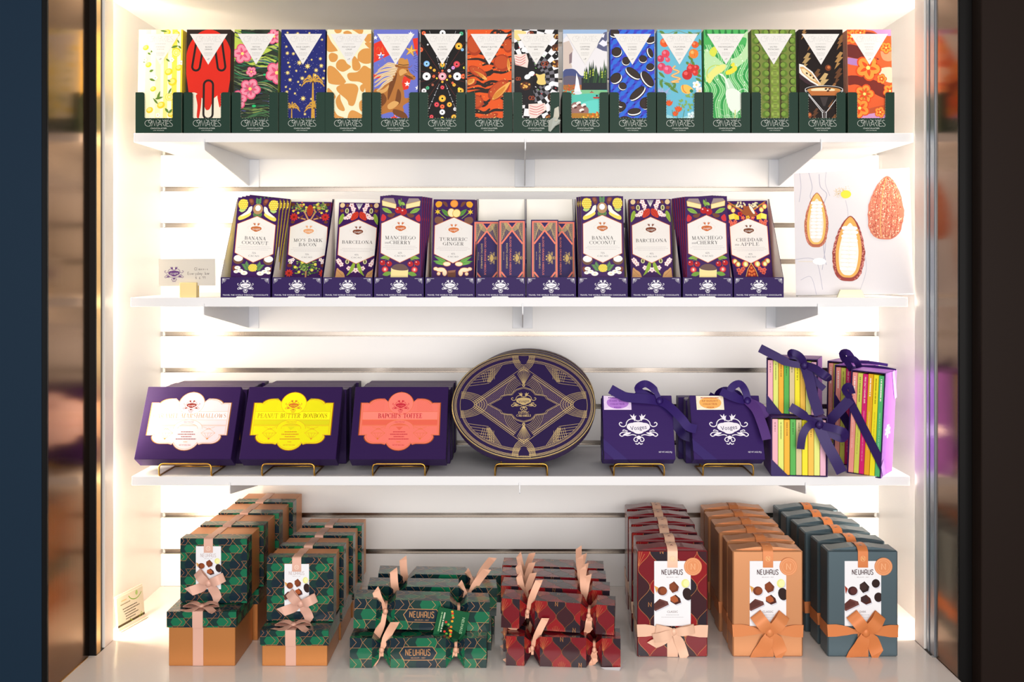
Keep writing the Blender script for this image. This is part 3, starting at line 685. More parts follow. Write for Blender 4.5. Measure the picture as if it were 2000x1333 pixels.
def a_camp(c):
    c.rect(0, 0, 88, 206, (206,214,230)); c.rect(0, 0, 88, 8, (150,178,214)); c.blob([(0,20),(30,12),(60,18),(88,8),(88,84),(0,84)], (226,224,228))
    c.poly([(66,36),(74,14),(80,6),(86,4),(88,6),(88,44),(78,42)], (92,96,128)); c.poly([(70,28),(78,20),(84,24),(88,18),(88,30),(80,34)], (226,228,240)); c.poly([(74,14),(82,8),(80,16)], (230,230,240))
    c.poly([(0,26),(12,22),(20,40),(14,60),(18,76),(0,80)], (206,190,180)); c.poly([(12,50),(18,44),(17,66),(12,68)], (134,116,122))
    c.blob([(0,84),(12,78),(24,80),(36,92),(52,88),(60,92),(60,120),(0,120)], (70,80,128)); c.blob([(0,96),(20,92),(40,98),(48,118),(0,122)], (98,92,110))
    c.rect(0, 110, 40, 132, (170,104,60)); c.rect(36, 96, 88, 121, (36,40,46))
    r = random.Random(5)
    for i in range(26):
        x = 42+i*2+r.uniform(-2, 2); h = r.uniform(20, 34)+(14 if i > 18 or 3 < i < 12 else 0); y = 106
        c.poly([(x-4, y), (x, y-h), (x+4, y)], ((34,54,44), (52,84,50), (30,44,44))[i % 3])
        if i % 3 == 0: c.many([[(x-2.4+j*.2, y-h*.3-5*j), (x, y-h*.3-5*j-5), (x+1.4, y-h*.3-5*j)] for j in range(3)], (178,198,70))
    c.rect(0, 120, 88, 166, (84,190,172)); c.blob([(20,122),(50,120),(88,122),(88,130),(50,127),(20,130)], (126,190,140)); c.blob([(30,150),(60,140),(88,146),(88,170),(30,170)], (100,206,196))
    c.poly([(26,86),(30,100),(33,118),(36,128),(20,127),(24,110)], (238,240,246)); c.ell(28, 126, 9, 3.4, (214,224,230))
    c.blob([(16,150),(26,144),(34,150),(44,152),(50,160),(44,176),(16,180)], (150,110,104))
    for x, y in ((30,146), (40,150), (22,152), (36,160)): c.ell(x, y, 5, 3, (236,228,224), rot=-20); c.ell(x+2, y+3, 3.4, 2, (92,50,44), rot=-20)
    for x, y, k in ((56,124,1), (66,134,2)): c.poly([(x-4*k, y), (x+4*k, y), (x+3*k, y+1.6*k), (x-3*k, y+1.6*k)], (190,50,50)); c.ell(x, y-1.2*k, k, k, (40,30,40))
    c.rect(0, 166, 88, 206, (170,120,46)); cols = [(232,120,30), (240,160,40), (206,74,34), (120,130,60), (246,190,70)]
    for i in range(210):
        y = r.uniform(154, 200); x = r.uniform(18, 88)
        if y < 176-(x-18)*.25: continue
        c.ell(x, y, 1.9, 1.5, cols[r.randrange(5)], n=6)
    for i in range(60): c.ell(r.uniform(0, 22), r.uniform(110, 132), 1.6, 1.2, ((214,110,50), (150,120,60), (190,80,50))[i % 3], n=6)
def cookie(c, x, y, rx, ry, rot, edge=True):
    n = (-math.sin(R(rot)), math.cos(R(rot))); t = min(rx, 12)*.22
    c.ell(x+n[0]*t*1.6, y+n[1]*t*1.6, rx, ry, (34,26,24), rot=rot, n=20); c.ell(x+n[0]*t*.9, y+n[1]*t*.9, rx, ry, (244,244,246), rot=rot, n=20); c.ell(x, y, rx, ry, (44,34,31), rot=rot, n=20); c.ell(x, y, rx*.8, ry*.8, (54,43,39), rot=rot, n=18)
def a_cookie(c):
    c.rect(0, 0, 88, 206, (48,108,214)); q = []
    for j in range(-2, 22):
        for i in range(-2, 9):
            x, y = i*14+(j % 2)*6, j*10+i*3; q.append([(x, y), (x+7, y-3), (x+3, y+9), (x-4, y+12)])
    c.many(q, (62,70,196))
    for x, y, rx, ry, ro in ((8,6,10,8,0), (12,44,10,9,-30), (80,20,10,6,-20), (79,46,10,4.6,70), (64,58,8,7,10), (31,62,8,8,20), (78,74,8,7,-10), (10,96,12,9,-40), (45,86,17,7,38), (73,98,18,8,55), (24,112,8,7,30), (52,126,19,7,-42), (68,146,12,11,-60), (18,154,10,13,60), (46,162,13,6,-8), (28,180,14,8,0), (80,176,9,12,0), (56,190,12,6,0), (14,144,13,5,40)): cookie(c, x, y, rx, ry, ro)
def a_garden(c):
    c.rect(0, 0, 88, 206, (104,182,206)); lf = (96,140,70)
    c.strokes([smooth([(0,4),(20,8),(40,2),(60,8),(88,4)],4), smooth([(88,40),(70,48),(64,70),(60,80)],4), smooth([(0,96),(14,104),(30,110),(40,126)],4)], 1, (120,132,80))
    for a in ((4,2,16,10), (40,4,30,12), (60,4,72,12), (70,14,84,6), (84,24,76,36), (82,18,88,34), (2,84,14,96), (4,100,10,118), (10,98,4,110), (12,106,28,112), (20,112,40,126), (36,108,28,120), (28,104,36,110), (84,78,76,92), (86,94,74,88), (74,96,88,104), (60,52,70,62), (66,60,74,76), (30,118,18,108), (56,64,62,70)): c.leaf(*a, 6, lf, (60,96,50))
    for x, y, r, k in ((14,26,9,(228,90,40)), (74,30,7,(222,90,40)), (71,48,9.5,(232,130,50)), (16,48,8,(220,70,90)), (20,60,5,(224,90,110)), (6,58,7,(206,60,90)), (8,74,8,(212,70,100)), (20,80,9,(220,84,120)), (66,78,9,(204,50,50)), (58,90,10,(196,46,46)), (74,86,6,(210,60,50)), (76,76,6,(200,50,46)), (63,70,3,(220,80,60))):
        c.ell(x, y, r, r, k); c.ell(x-r*.25, y-r*.3, r*.42, r*.36, tuple(min(255, v+50) for v in k)); c.stroke([(x, y-r), (x+r*.2, y+r*.5)], .6, tuple(int(v*.75) for v in k))
    c.stroke(smooth([(35,72),(30,78),(42,84),(28,92),(44,98),(28,104),(42,104)],5), 3.4, (232,150,70)); c.stroke(smooth([(35,72),(30,78),(42,84),(28,92),(44,98),(28,104),(42,104)],5), 1.2, (250,214,150))
    c.blob([(46,112),(58,110),(70,120),(60,128),(48,124)], (236,190,90)); c.stroke(arc(58, 114, 9, 12, 100, 200, 8), 1.6, (222,110,50)); c.flower(76, 110, 9, (250,238,238), (236,210,120)); c.flower(82, 122, 9, (248,228,232), (236,210,120)); c.ell(66, 122, 3.5, 3.5, (40,120,90))
    r = random.Random(6)
    for _ in range(50): c.stroke([(10+r.uniform(-2, 2), 130), (10+r.uniform(-14, 16), 130-r.uniform(2, 16))], .5, (170,176,222))
    for _ in range(26):
        x, y = r.uniform(44, 76), r.uniform(132, 166); c.leaf(x, y, x+r.uniform(-7, 7), y-r.uniform(2, 7), 4, (130,168,84))
    for x, y, s_ in ((22,146,11), (40,158,11), (34,166,9)):
        for a in (-130, -105, -80, -50): c.leaf(x, y+6, x+s_*math.cos(R(a)), y+6+s_*1.2*math.sin(R(a)), 5.4, (224,92,42), (160,50,26))
    c.blob([(14,170),(40,176),(70,168),(88,176),(88,206),(14,206)], (150,206,216)); c.flower(66, 172, 10, (206,236,240), (250,250,250)); c.ell(22, 186, 6, 8, (90,70,60))
    c.strokes([[(36,160),(40,190)],[(28,160),(32,188)],[(52,160),(46,190)]], .8, (90,130,70))
def a_marg(c):
    c.rect(0, 0, 88, 206, (76,176,92)); r = random.Random(12)
    for i in range(7): c.leaf(4+13*i, -2, 6+13*i+r.uniform(-3, 3), 16, 5, (38,120,60))
    for i in range(15):
        x = -16+i*8; P = smooth([(x, 30), (x+10, 60), (x-2, 92), (x+12, 120), (x+2, 150), (x+10, 206)], 5); c.stroke(P, 2.6, (150,214,150) if i % 2 else (48,146,76)); c.stroke([(a+3.6, b) for a, b in P], .8, (214,240,206))
    for p in ([(2,40),(18,50),(36,66),(46,72),(40,80),(24,92),(6,104),(2,96)], [(52,60),(66,54),(80,36),(84,18),(76,14),(88,4),(88,50),(72,70),(58,76)]): c.blob(p, (184,222,170))
    for k in range(90): c.ell(r.uniform(2, 86), r.uniform(10, 198), r.uniform(.5, 1.5), None, (234,246,226), n=6)
    c.blob([(4,94),(14,82),(26,72),(42,70),(38,82),(22,92),(12,106),(6,104)], (226,226,130)); c.stroke(arc(24, 88, 19, 17, 150, 290, 10), 1.6, (190,210,90))
    c.blob([(42,84),(52,78),(62,72),(64,80),(54,88),(44,90)], (232,220,64)); c.blob([(11,42),(20,34),(26,42),(20,54),(12,50)], (212,220,80)); c.blob([(56,66),(60,68),(58,74),(52,72)], (232,220,64))
    c.poly([(40,100),(48,96),(62,120),(74,140),(68,158),(60,172),(54,158),(44,136)], (196,224,198)); c.blob([(42,122),(60,118),(76,134),(72,156),(58,166),(46,152)], (226,236,224))
    c.stroke(arc(76, 128, 10, 10, 160, 400, 12), 1, (238,246,236)); c.stroke(smooth([(30,88),(40,96),(48,116)],4), 3, (234,244,230))
    c.stroke([(60,160),(58,196)], 2.2, (186,190,60)); c.stroke([(60,160),(58,196)], .7, (236,240,190))
    for _ in range(40): c.stroke([(r.uniform(24, 80), r.uniform(156, 196)), (r.uniform(24, 80), r.uniform(156, 196))], .3, (206,236,206))
def a_pist(c):
    c.rect(0, 0, 88, 206, (118,132,62))
    for x in (34, 56): c.rect(x-2, 0, x+2, 206, (78,74,36))
    for x in (12, 78): c.rect(x, 0, x+1, 206, (150,160,84))
    for j in range(13):
        y = 6+16.2*j
        for x, r in ((8,7.4), (27,7.4), (63,7.4), (82,7.4)):
            sg = -1 if x < 45 else 1
            c.ell(x-sg*1.6, y, r, r*.98, (62,58,30)); c.ell(x, y, r*.95, r*.9, (92,124,44)); c.ell(x+sg*-2, y-1, r*.6, r*.6, (120,152,60))
        c.ell(45, y, 9, 8.2, (120,146,56)); c.ell(45, y, 7, 5.4, (150,172,78)); c.ell(45, y-3, 5, .9, (98,112,50)); c.ell(45, y+3, 5, .9, (98,112,50)); c.ell(45, y, 4.4, .7, (98,112,50))
def a_espresso(c):
    c.rect(0, 0, 88, 206, (28,19,17)); r = random.Random(3)
    for x, y, s_, k in ((14,62,16,(176,146,96)), (78,60,16,(168,128,76)), (46,106,20,(196,166,112)), (34,92,14,(110,74,44)), (60,30,14,(110,66,38)), (76,92,16,(98,62,38)), (66,118,12,(140,96,56)), (24,26,14,(130,88,52)), (82,24,14,(130,88,52)), (10,8,10,(150,110,64)), (60,150,12,(110,70,40)), (30,168,12,(90,56,36)), (66,182,14,(120,78,44)), (40,190,10,(130,84,48)), (88,150,12,(110,70,40))):
        c.poly([(x+s_*a, y+s_*b) for a, b in ((.2,-1),(.55,-.9),(.25,-.35),(.6,-.35),(-.1,.4),(.2,.42),(-.55,1.2),(-.2,.3),(-.5,.3),(-.1,-.3),(-.35,-.3))], k)
    for x, y in ((57,76), (24,120), (18,170)): c.ell(x, y, 6, 6, (120,60,34)); c.ell(x+1, y-1, 3, 3, (196,110,60))
    c.poly([(0,72),(6,70),(24,84),(40,104),(42,118),(34,116),(12,106),(0,96)], (60,40,46)); c.poly([(0,68),(8,70),(26,84),(42,108),(40,114),(22,104),(4,90),(0,86)], (236,232,226)); c.poly([(1,74),(8,74),(24,86),(38,106),(38,110),(22,100),(6,86)], (206,158,98)); c.poly([(4,78),(10,78),(24,90),(34,104),(22,98),(8,86)], (238,214,168))
    for x, y in ((15,87), (22,91), (28,96)): c.ell(x, y, 2.4, 1.7, (60,34,24), rot=40)
    c.poly([(36,102),(42,108),(41,118),(38,124),(37,114)], (226,190,140))
    c.ell(48, 119, 37.5, 8, (232,232,232), n=28); c.ell(48, 119, 36.4, 7.2, (44,34,32), n=28); c.ell(48, 120.4, 33, 5.8, (196,136,70), n=24); c.ell(46, 120, 24, 4, (240,220,180), n=20)
    c.poly([(16,122),(80,122),(72,132),(24,132)], (184,110,58)); c.poly([(24,131),(72,131),(50,160),(46,160)], (30,24,24)); c.poly([(40,134),(56,134),(50,152),(46,152)], (62,54,54))
    for x, y in ((52,118), (59,118), (56,122)): c.ell(x, y, 2.8, 1.7, (70,38,28), rot=-15)
    for P in ([(10.6,121),(44,164),(46,200)], [(85.4,121),(52,164),(50,200)], [(18,128),(46,162)], [(44,164),(52,164)]): c.stroke(P, 1.1, (226,226,228))
    c.stroke([(48,160),(48,200)], 3.2, (88,80,78)); c.stroke([(16,126),(34,148)], .7, (206,206,210))
def a_hib(c):
    c.rect(0, 0, 88, 206, (224,96,50))
    for p, k in (([(0,30),(30,36),(50,52),(60,60),(0,54)], (108,44,40)), ([(0,56),(24,60),(34,64),(30,72),(0,68)], (178,130,190)), ([(30,0),(50,2),(64,10),(88,12),(88,0)], (196,150,200)), ([(20,6),(40,4),(60,10),(30,12)], (126,50,44)), ([(0,92),(40,96),(88,120),(88,140),(60,132),(20,110),(0,110)], (120,44,36)), ([(0,150),(30,158),(60,152),(88,148),(88,166),(0,170)], (190,84,50)), ([(16,176),(50,166),(76,170),(88,184),(20,190)], (206,150,196)), ([(60,80),(88,76),(88,104),(70,100)], (246,206,180)), ([(66,40),(88,30),(88,60),(70,60)], (236,150,110)), ([(20,188),(60,186),(60,206),(10,206)], (136,54,44))): c.blob(p, k)
    for x, y, r, ro in ((40,76,25,10), (32,128,19,0), (22,156,20,30), (8,14,15,0), (76,36,12,20), (66,98,10,0), (26,6,12,40), (82,122,14,10), (62,164,11,0)):
        hibiscus(c, x, y, r, (244,150,62), (222,78,34), (252,226,120), ro)
TALL = [   # left edge, right edge, top of the bar in the photo; art; side colour; what it shows; name on the triangle
 (263.6,355,50.0,a_lemon,(232,196,50),'pale yellow wrapper printed with lemons and leaves',('','')),
 (358,448.5,51.5,a_red,(44,36,32),'red and black wrapper with thick loops and white drips',('BLOOD','ORANGE')),
 (452,542,50.5,a_matcha,(150,170,70),'lime and dark green swirled wrapper with pink blossoms',('MATCHA','GREEN TEA')),
 (544,634,51.0,a_navy,(34,40,110),'navy wrapper with gold stars and palm trees',('RICE CRISPY','TREAT')),
 (634,724.5,49.5,a_giraffe,(222,200,140),'cream wrapper with tan giraffe patches',('POTATO CHIP','CRISP')),
 (726,817,49.0,a_horse,(98,104,190),'blue and red wrapper with a galloping horse in a hat',('COWBOY','CRUNCH')),
 (818,909,49.0,a_donut,(30,28,28),'black wrapper with rays of coloured donuts',('DONUTS','& COFFEE')),
 (910,1001,48.5,a_tiger,(196,80,36),'orange and black tiger striped wrapper with broken cups',('PEANUT BUTTER','CUP')),
 (1002,1093,46.0,a_everything,(226,222,214),'black and white checkered wrapper with cake and pretzels',('THE EVERYTHING','BAR')),
 (1098,1189,46.0,a_camp,(206,214,222),'wrapper with a mountain lake and orange flowers',('CAMPFIRE',"S'MORES")),
 (1191,1281.5,47.0,a_cookie,(44,80,190),'blue wrapper with black and white sandwich cookies',('COOKIES','& CREAM')),
 (1283.5,1374.5,47.0,a_garden,(110,180,200),'sky blue wrapper with fruit, leaves and flowers',('CALIFORNIA','GARDEN')),
 (1375,1467.5,46.5,a_marg,(90,170,90),'bright green wrapper with a splashing cocktail',('THE MARGARITA','BAR')),
 (1468.5,1559.5,46.5,a_pist,(104,118,56),'olive green wrapper with rows of round nuts',('SALTED','PISTACHIO')),
 (1561.5,1655,47.5,a_espresso,(44,34,30),'dark brown wrapper with a coffee cocktail in a stemmed glass',('ESPRESSO','MARTINI')),
 (1657,1748.5,47.0,a_hib,(226,150,120),'orange wrapper with glowing hibiscus flowers',('','')),
]
SHORT = ['pale yellow bars with lemons', 'red and black looped bars', 'lime swirl bars with pink blossoms', 'navy bars with gold stars', 'tan giraffe patch bars', 'blue and red bars with a horse', 'black bars with coloured donuts', 'orange tiger stripe bars', 'black and white checkered bars, its tab torn', 'mountain lake bars', 'blue bars with sandwich cookies', 'sky blue bars with fruit', 'bright green cocktail bars', 'olive bars with rows of nuts', 'dark brown coffee cocktail bars', 'orange hibiscus bars']
TR = 'dark green trays on the top shelf'
def tall_bar(art, side, name, blank=False):
    mb = MB(); mb.box(0, BW, 0, 10.5, 0, BH, side, 'print', ch=0.5)
    c = Canvas(mb, BW-.6, BH-.6, org=(.3, .3))
    art(c)
    if True:
        c.k = max(c.k, 60)
        c.poly([(6,8.6),(80,8.6),(43,70)], (227,225,222), 'print')
        compartes(c, 43, 18.2, 50, 12, (196,194,192), .5)
        c.lines(43, 28.5, 26, 1, 1, 1.0, (190,188,186))
        if name[0]: c.text(name[0], 43, 34.6, 2.6, (80,78,78), w=min(31, 2.4*len(name[0]))); c.text(name[1], 43, 39.4, 2.6, (80,78,78), w=min(24, 2.4*len(name[1])))
        else: c.lines(43, 34.6, 18, 2, 4.6, 1.6, (200,198,194))
        c.lines(43, 46, 18, 3, 2.6, .7, (180,178,176)); c.stroke([(41,60.5),(41.8,58)], .6, (70,70,70)); c.stroke([(43.4,60.5),(44,57.4),(45.4,58.6)], .6, (70,70,70))
    return mb
def green_tray(name='display_tray'):
    G = (27,54,43); mb = MB(); Wd = 90.4; th = 0.9
    out = [(0,0),(Wd,0),(Wd,79)]+[(Wd-13+a, 80-b) for a, b in ((13,1),(12,0))]+[(76.5,80),(74.4,79.2),(73,77.6),(72.6,75.5),(72.6,30.8),(71.2,29.4),(19.2,29.4),(17.8,30.8),(17.8,75.5),(17.4,77.6),(16,79.2),(13.9,80),(1,80),(0,79)]
    mb.prism(out, 0, th, G, 'print', side=((214,206,180), 'print_matt'))
    for x in (0, Wd-th): mb.box(x, x+th, th, 96, 0, 80, G, 'print')
    mb.box(th, Wd-th, 95, 96, 0, 80, G, 'print'); mb.box(th, Wd-th, th, 95, 0, th, G, 'print')
    c = Canvas(mb, Wd, 80)
    q = []
    for i in range(9): q += [c.E(17.9, 7+i*5, .45, n=5), c.E(72.5, 7+i*5, .45, n=5)]
    for i in range(10): q.append(c.E(21+i*5.4, 50.7, .45, n=5))
    c.many(q, (226,220,200))
    compartes(c, 45.2, 60, 55, 13, (226,230,224), .5)
    c.text('CHOCOLATIER', 45.2, 70.5, 2.3, (222,226,220), w=32); c.text('LOS ANGELES', 45.2, 74.6, 1.5, (206,212,204), w=21)
    return mb
tray0 = None
for i, (x0, x1, py, art, side, desc, nm) in enumerate(TALL):
    X0 = x0-1018; yb = 0.0
    if tray0 is None:
        tray0 = green_tray().build('display_tray'); tr = tray0
    else:
        tr = tray0.copy(); COL.objects.link(tr)
    put(tr, X0+.3, 2.0, Z1)
    tag(tr, 'green card tray around the '+SHORT[i], 'tray', TR)
    bar = tall_bar(art, side, nm).build('chocolate_bar')
    lean = 3.0
    top = 515-py
    put(bar, X0+2.0, 4.4, Z1+1.1, rx=-lean)
    tag(bar, 'front bar in '+desc, 'chocolate bar', 'front bars of the green trays')
    sgn = 1 if x0 < 1018 else -1
    for k in (1, 2):
        b2 = bar.copy(); COL.objects.link(b2)
        put(b2, X0+2.0, 4.4+11.6*k, Z1+1.1, rx=-lean)
        tag(b2, '%s bar back in the tray of %s' % (('second', 'third')[k-1], SHORT[i].replace(', its tab torn', '')), 'chocolate bar', 'bars behind the front ones of the green trays')
# the tray of the checkered bar is torn: its right tab is peeled forward
mb = MB()
P = [(0,0,0),(9,-4,2),(13,-14,-4),(4,-13,-9),(-9,-6,-4)]
mb.add([(0,0,30),(8,-3,34),(9,-9,14),(4,-10,4),(-6,-5,7),(-2,-1,14)], [(0,1,2,5),(5,2,3,4)], (206,204,190), 'print')
mb.add([(-12,-1,6),(-2,-7,12),(12,-8,6),(9,-13,-2),(0,-9,-6),(-8,-5,-16),(-12,-2,-14)], [(0,1,5,6),(1,2,3,4,5)], (170,176,168), 'print')
o = mb.build('torn_flap'); put(o, 1083-1018, 1.0, Z1+18)
tag(o, 'torn crumpled pale flap hanging off the tray of the checkered bar', 'torn card')
# ---------------------------------------------------------------- middle shelf: violet trays
VW, VH = 84.0, 198.0
VI = (58, 20, 86); VD = (42, 17, 82)
GR = (110, 150, 60); LG = (168, 196, 80)
def mir(c, f):
    """draw a motif on both halves of the wrapper"""
    f(lambda x: x); f(lambda x: 84-x)
def label_hex(c, l1, l2, pct, ink, w1, w2):
    hx = [(42,37),(80.6,54.5),(80.6,114),(42,133),(3.4,114),(3.4,54.5)]; h2 = [(42,38.2),(79.6,55.1),(79.6,113.4),(42,131.8),(4.4,113.4),(4.4,55.1)]
    c.poly(hx, (206,116,66)); c.poly(h2, (228,225,221))
    emblem(c, 42, 63.5, 38, ink, (228,225,221), scroll=False); c.strokes([smooth([(42+s_*a, b) for a, b in ((3,57),(8,54.5),(13,58),(17,61),(15,64))], 3) for s_ in (-1, 1)]+[smooth([(42+s_*a, b) for a, b in ((5,68),(10,69),(14,70))], 3) for s_ in (-1, 1)]+[arc(42, 72, 3.6, 3, 20, 160, 6)], .35, (214,196,180))
    serif(c, l1, 42, 83 if l2 else 86, 6.6, (52,48,54), w=w1)
    if l2: serif(c, l2, 42, 92.4, 6.6, (52,48,54), w=w2)
    c.lines(42, 99.6, 68, 3, 3.2, .8, (196,190,190)); c.text(pct, 42, 113, 3.4, (110,104,110)); serif(c, 'CACAO', 42, 119, 3, (90,84,90), w=21, thick=.2, thin=.08)
def v_base(c): c.rect(0, 0, 84, 198, VI)
def fern(c, x, y, a0, L, n, w, col):
    for i in range(n):
        for s_ in (-1, 1):
            t = (i+1)/(n+1); bx, by = x+L*t*math.cos(R(a0)), y+L*t*math.sin(R(a0)); c.leaf(bx, by, bx+w*math.cos(R(a0+s_*48)), by+w*math.sin(R(a0+s_*48)), w*.26, col)
    c.stroke([(x, y), (x+L*math.cos(R(a0)), y+L*math.sin(R(a0)))], .6, col)
def pine(c, x, y, rx, ry):
    c.ell(x, y, rx, ry, (206,176,44)); q = []
    for i in range(5):
        for j in range(5):
            u, v = (i-2)*.36+((j % 2)-.5)*.18, (j-2)*.36
            if u*u+v*v < .95: q.append(c.E(x+u*rx, y+v*ry, rx*.16, ry*.16, n=6))
    c.many(q, (244,226,104))
def v_banana(c):
    v_base(c)
    for sx in (1, -1):
        X = lambda x: x if sx > 0 else 84-x
        c.leaf(X(4), 27, X(18), 25, 9, (176,206,120)); pine(c, X(11.5), 14, 10, 11)
        c.blob([(X(22),3),(X(30),2),(X(33),10),(X(29),16),(X(24),10)], (112,58,44)); c.blob([(X(24),4),(X(29),4),(X(30),9),(X(26),10)], (150,86,66))
        c.blob([(X(4),42),(X(10),36),(X(26),30),(X(28),36),(X(16),44),(X(6),47)], (232,214,96)); c.blob([(X(8),38),(X(20),28),(X(24),20),(X(30),18),(X(28),30),(X(14),38)], (246,242,226))
        fern(c, X(34), 40, -60 if sx > 0 else -120, 12, 4, 7, (96,140,72))
        c.ell(X(12), 127, 10.5, 9.6, (110,78,58), rot=-10*sx); c.ell(X(12), 124.6, 9, 6.6, (242,240,234))
        fern(c, X(36), 150, -125 if sx > 0 else -55, 18, 5, 9, (96,146,80)); c.blob([(X(2),142),(X(8),140),(X(10),148),(X(4),150)], (120,62,46))
        for dx, dy, r in ((12,144,6), (18,150,6), (26,154,7), (10,152,5)): c.ell(X(dx), dy, r, r*.62, (244,242,232)); c.ell(X(dx), dy, r*.3, r*.2, (224,212,170))
    fern(c, 42, 16, -90, 14, 5, 8, (90,136,86)); c.ell(42, 23, 10, 11, (176,136,96)); c.ell(42, 21, 5.6, 6, (246,244,240)); pine(c, 42, 143, 9, 8)
    label_hex(c, 'BANANA', 'COCONUT', '72%', (186,104,52), 42, 52)
def v_mo(c):
    v_base(c); r = random.Random(21)
    for sx in (1, -1):
        X = lambda x: x if sx > 0 else 84-x
        c.strokes([[(X(40),40),(X(30),20)], [(X(34),38),(X(18),34)], [(X(30),24),(X(34),16)]], 3.2, (190,140,90))
        for _ in range(60):
            x, y = 20+r.gauss(0, 8), 12+r.gauss(0, 5.5)
            if 4 < x < 36: c.ell(X(x), y, 2.2, 1.5, ((92,122,56), (126,152,70), (60,92,44), (170,186,84), (206,110,70))[r.randrange(5)], n=6)
        for x, y in ((8,20), (18,24), (28,6), (34,12)): c.ell(X(x), y, 2.6, 2.6, (222,206,80))
        c.flower(X(10), 33, 9.5, (196,46,38), (110,30,24), n=9, fat=.3); c.ell(X(6), 6, 4.5, 3.6, (96,50,34)); c.leaf(X(20), 38, X(30), 28, 4, (110,62,40))
        c.ell(X(8), 44, 4, 3, (104,58,38))
        for x, y in ((8,126), (14,124), (10,130)): c.flower(X(x), y, 4.4, (242,232,230), (204,120,120))
        c.ell(X(8), 136, 5, 4, (104,48,36)); c.flower(X(8), 152, 9, (200,54,40), (110,30,24), n=9, fat=.3)
    c.ell(42, 19, 6.4, 12.5, (176,62,36)); c.strokes([smooth([(42+k*1.2, 8), (42+k*3, 19), (42+k, 30)], 4) for k in (-1, 0, 1)], .6, (120,34,24))
    for _ in range(150):
        x, y = 42+r.gauss(0, 12), 140+r.gauss(0, 8)
        c.ell(x, y, 2.1, 1.4, ((92,122,56), (126,152,70), (60,92,44), (150,176,84), (70,104,50))[r.randrange(5)], n=6)
    for x, y in ((20,140), (34,130), (54,146), (60,134), (28,150)): c.ell(x, y, 3, 3, (222,210,84))
    c.stroke([(42,148),(42,170)], 3, (190,140,90))
    label_hex(c, "MO'S DARK", 'BACON', '72%', (224,160,110), 58, 36)
def blossoms(c, pts, r0=5):
    for x, y in pts: c.flower(x, y, r0, (246,232,232), (214,110,110), edge=(222,170,170), rot=x*9)
def v_barc(c):
    v_base(c)
    for sx in (1, -1):
        X = lambda x: x if sx > 0 else 84-x
        c.ell(X(7), 6, 5, 5.4, (222,196,150), rot=20); c.poly([(X(16),3),(X(20),3),(X(19),10),(X(14),9)], (120,68,44)); c.poly([(X(2),16),(X(9),14),(X(11),20),(X(5),22)], (130,70,46))
        c.ell(X(17), 18, 4, 6, (206,206,150)); c.ell(X(17), 18, 1.8, 4, (90,90,50))
        c.blob([(X(2),48),(X(3),32),(X(9),24),(X(12),30),(X(9),40)], (140,172,60)); c.stroke([(X(3),46),(X(10),27)], .5, (84,120,40))
        blossoms(c, [(X(30),14), (X(26),6), (X(20),32), (X(24),28)], 5.4); blossoms(c, [(X(14),34), (X(31),22)], 3.6)
        c.blob([(X(26),38),(X(28),26),(X(36),20),(X(41),22),(X(40),32),(X(32),38)], (196,56,36)); c.strokes([smooth([(X(28),36),(X(33),27),(X(40),22)],3), smooth([(X(32),37),(X(37),30),(X(41),25)],3)], .5, (130,30,24))
        blossoms(c, [(X(6),126), (X(12),134), (X(9),130), (X(34),146), (X(28),142)], 5); c.ell(X(24), 128, 4, 5, (206,206,150)); c.ell(X(24), 128, 1.8, 3.4, (90,90,50))
        c.blob([(X(38),128),(X(32),138),(X(28),150),(X(24),158),(X(34),150),(X(40),138)], (140,172,60)); c.blob([(X(2),158),(X(4),142),(X(10),146),(X(18),152),(X(20),164),(X(2),166)], (206,156,104)); c.stroke([(X(4),146),(X(16),158)], .6, (150,100,60))
    c.strokes([[(42,16),(42+d,2)] for d in (-6,-3,0,3,6)], 1.1, (220,220,214)); blossoms(c, [(42,146)], 5.5)
    label_hex(c, 'BARCELONA', None, '45%', (120,62,40), 62, 0)
def cherry(c, x, y, r, cut=False):
    c.ell(x, y, r, r*.95, (176,22,30)); 
    if cut: c.ell(x, y, r*.72, r*.68, (226,96,100)); c.ell(x, y, r*.26, r*.4, (246,214,190))
    else: c.ell(x-r*.3, y-r*.35, r*.24, r*.2, (250,190,190))
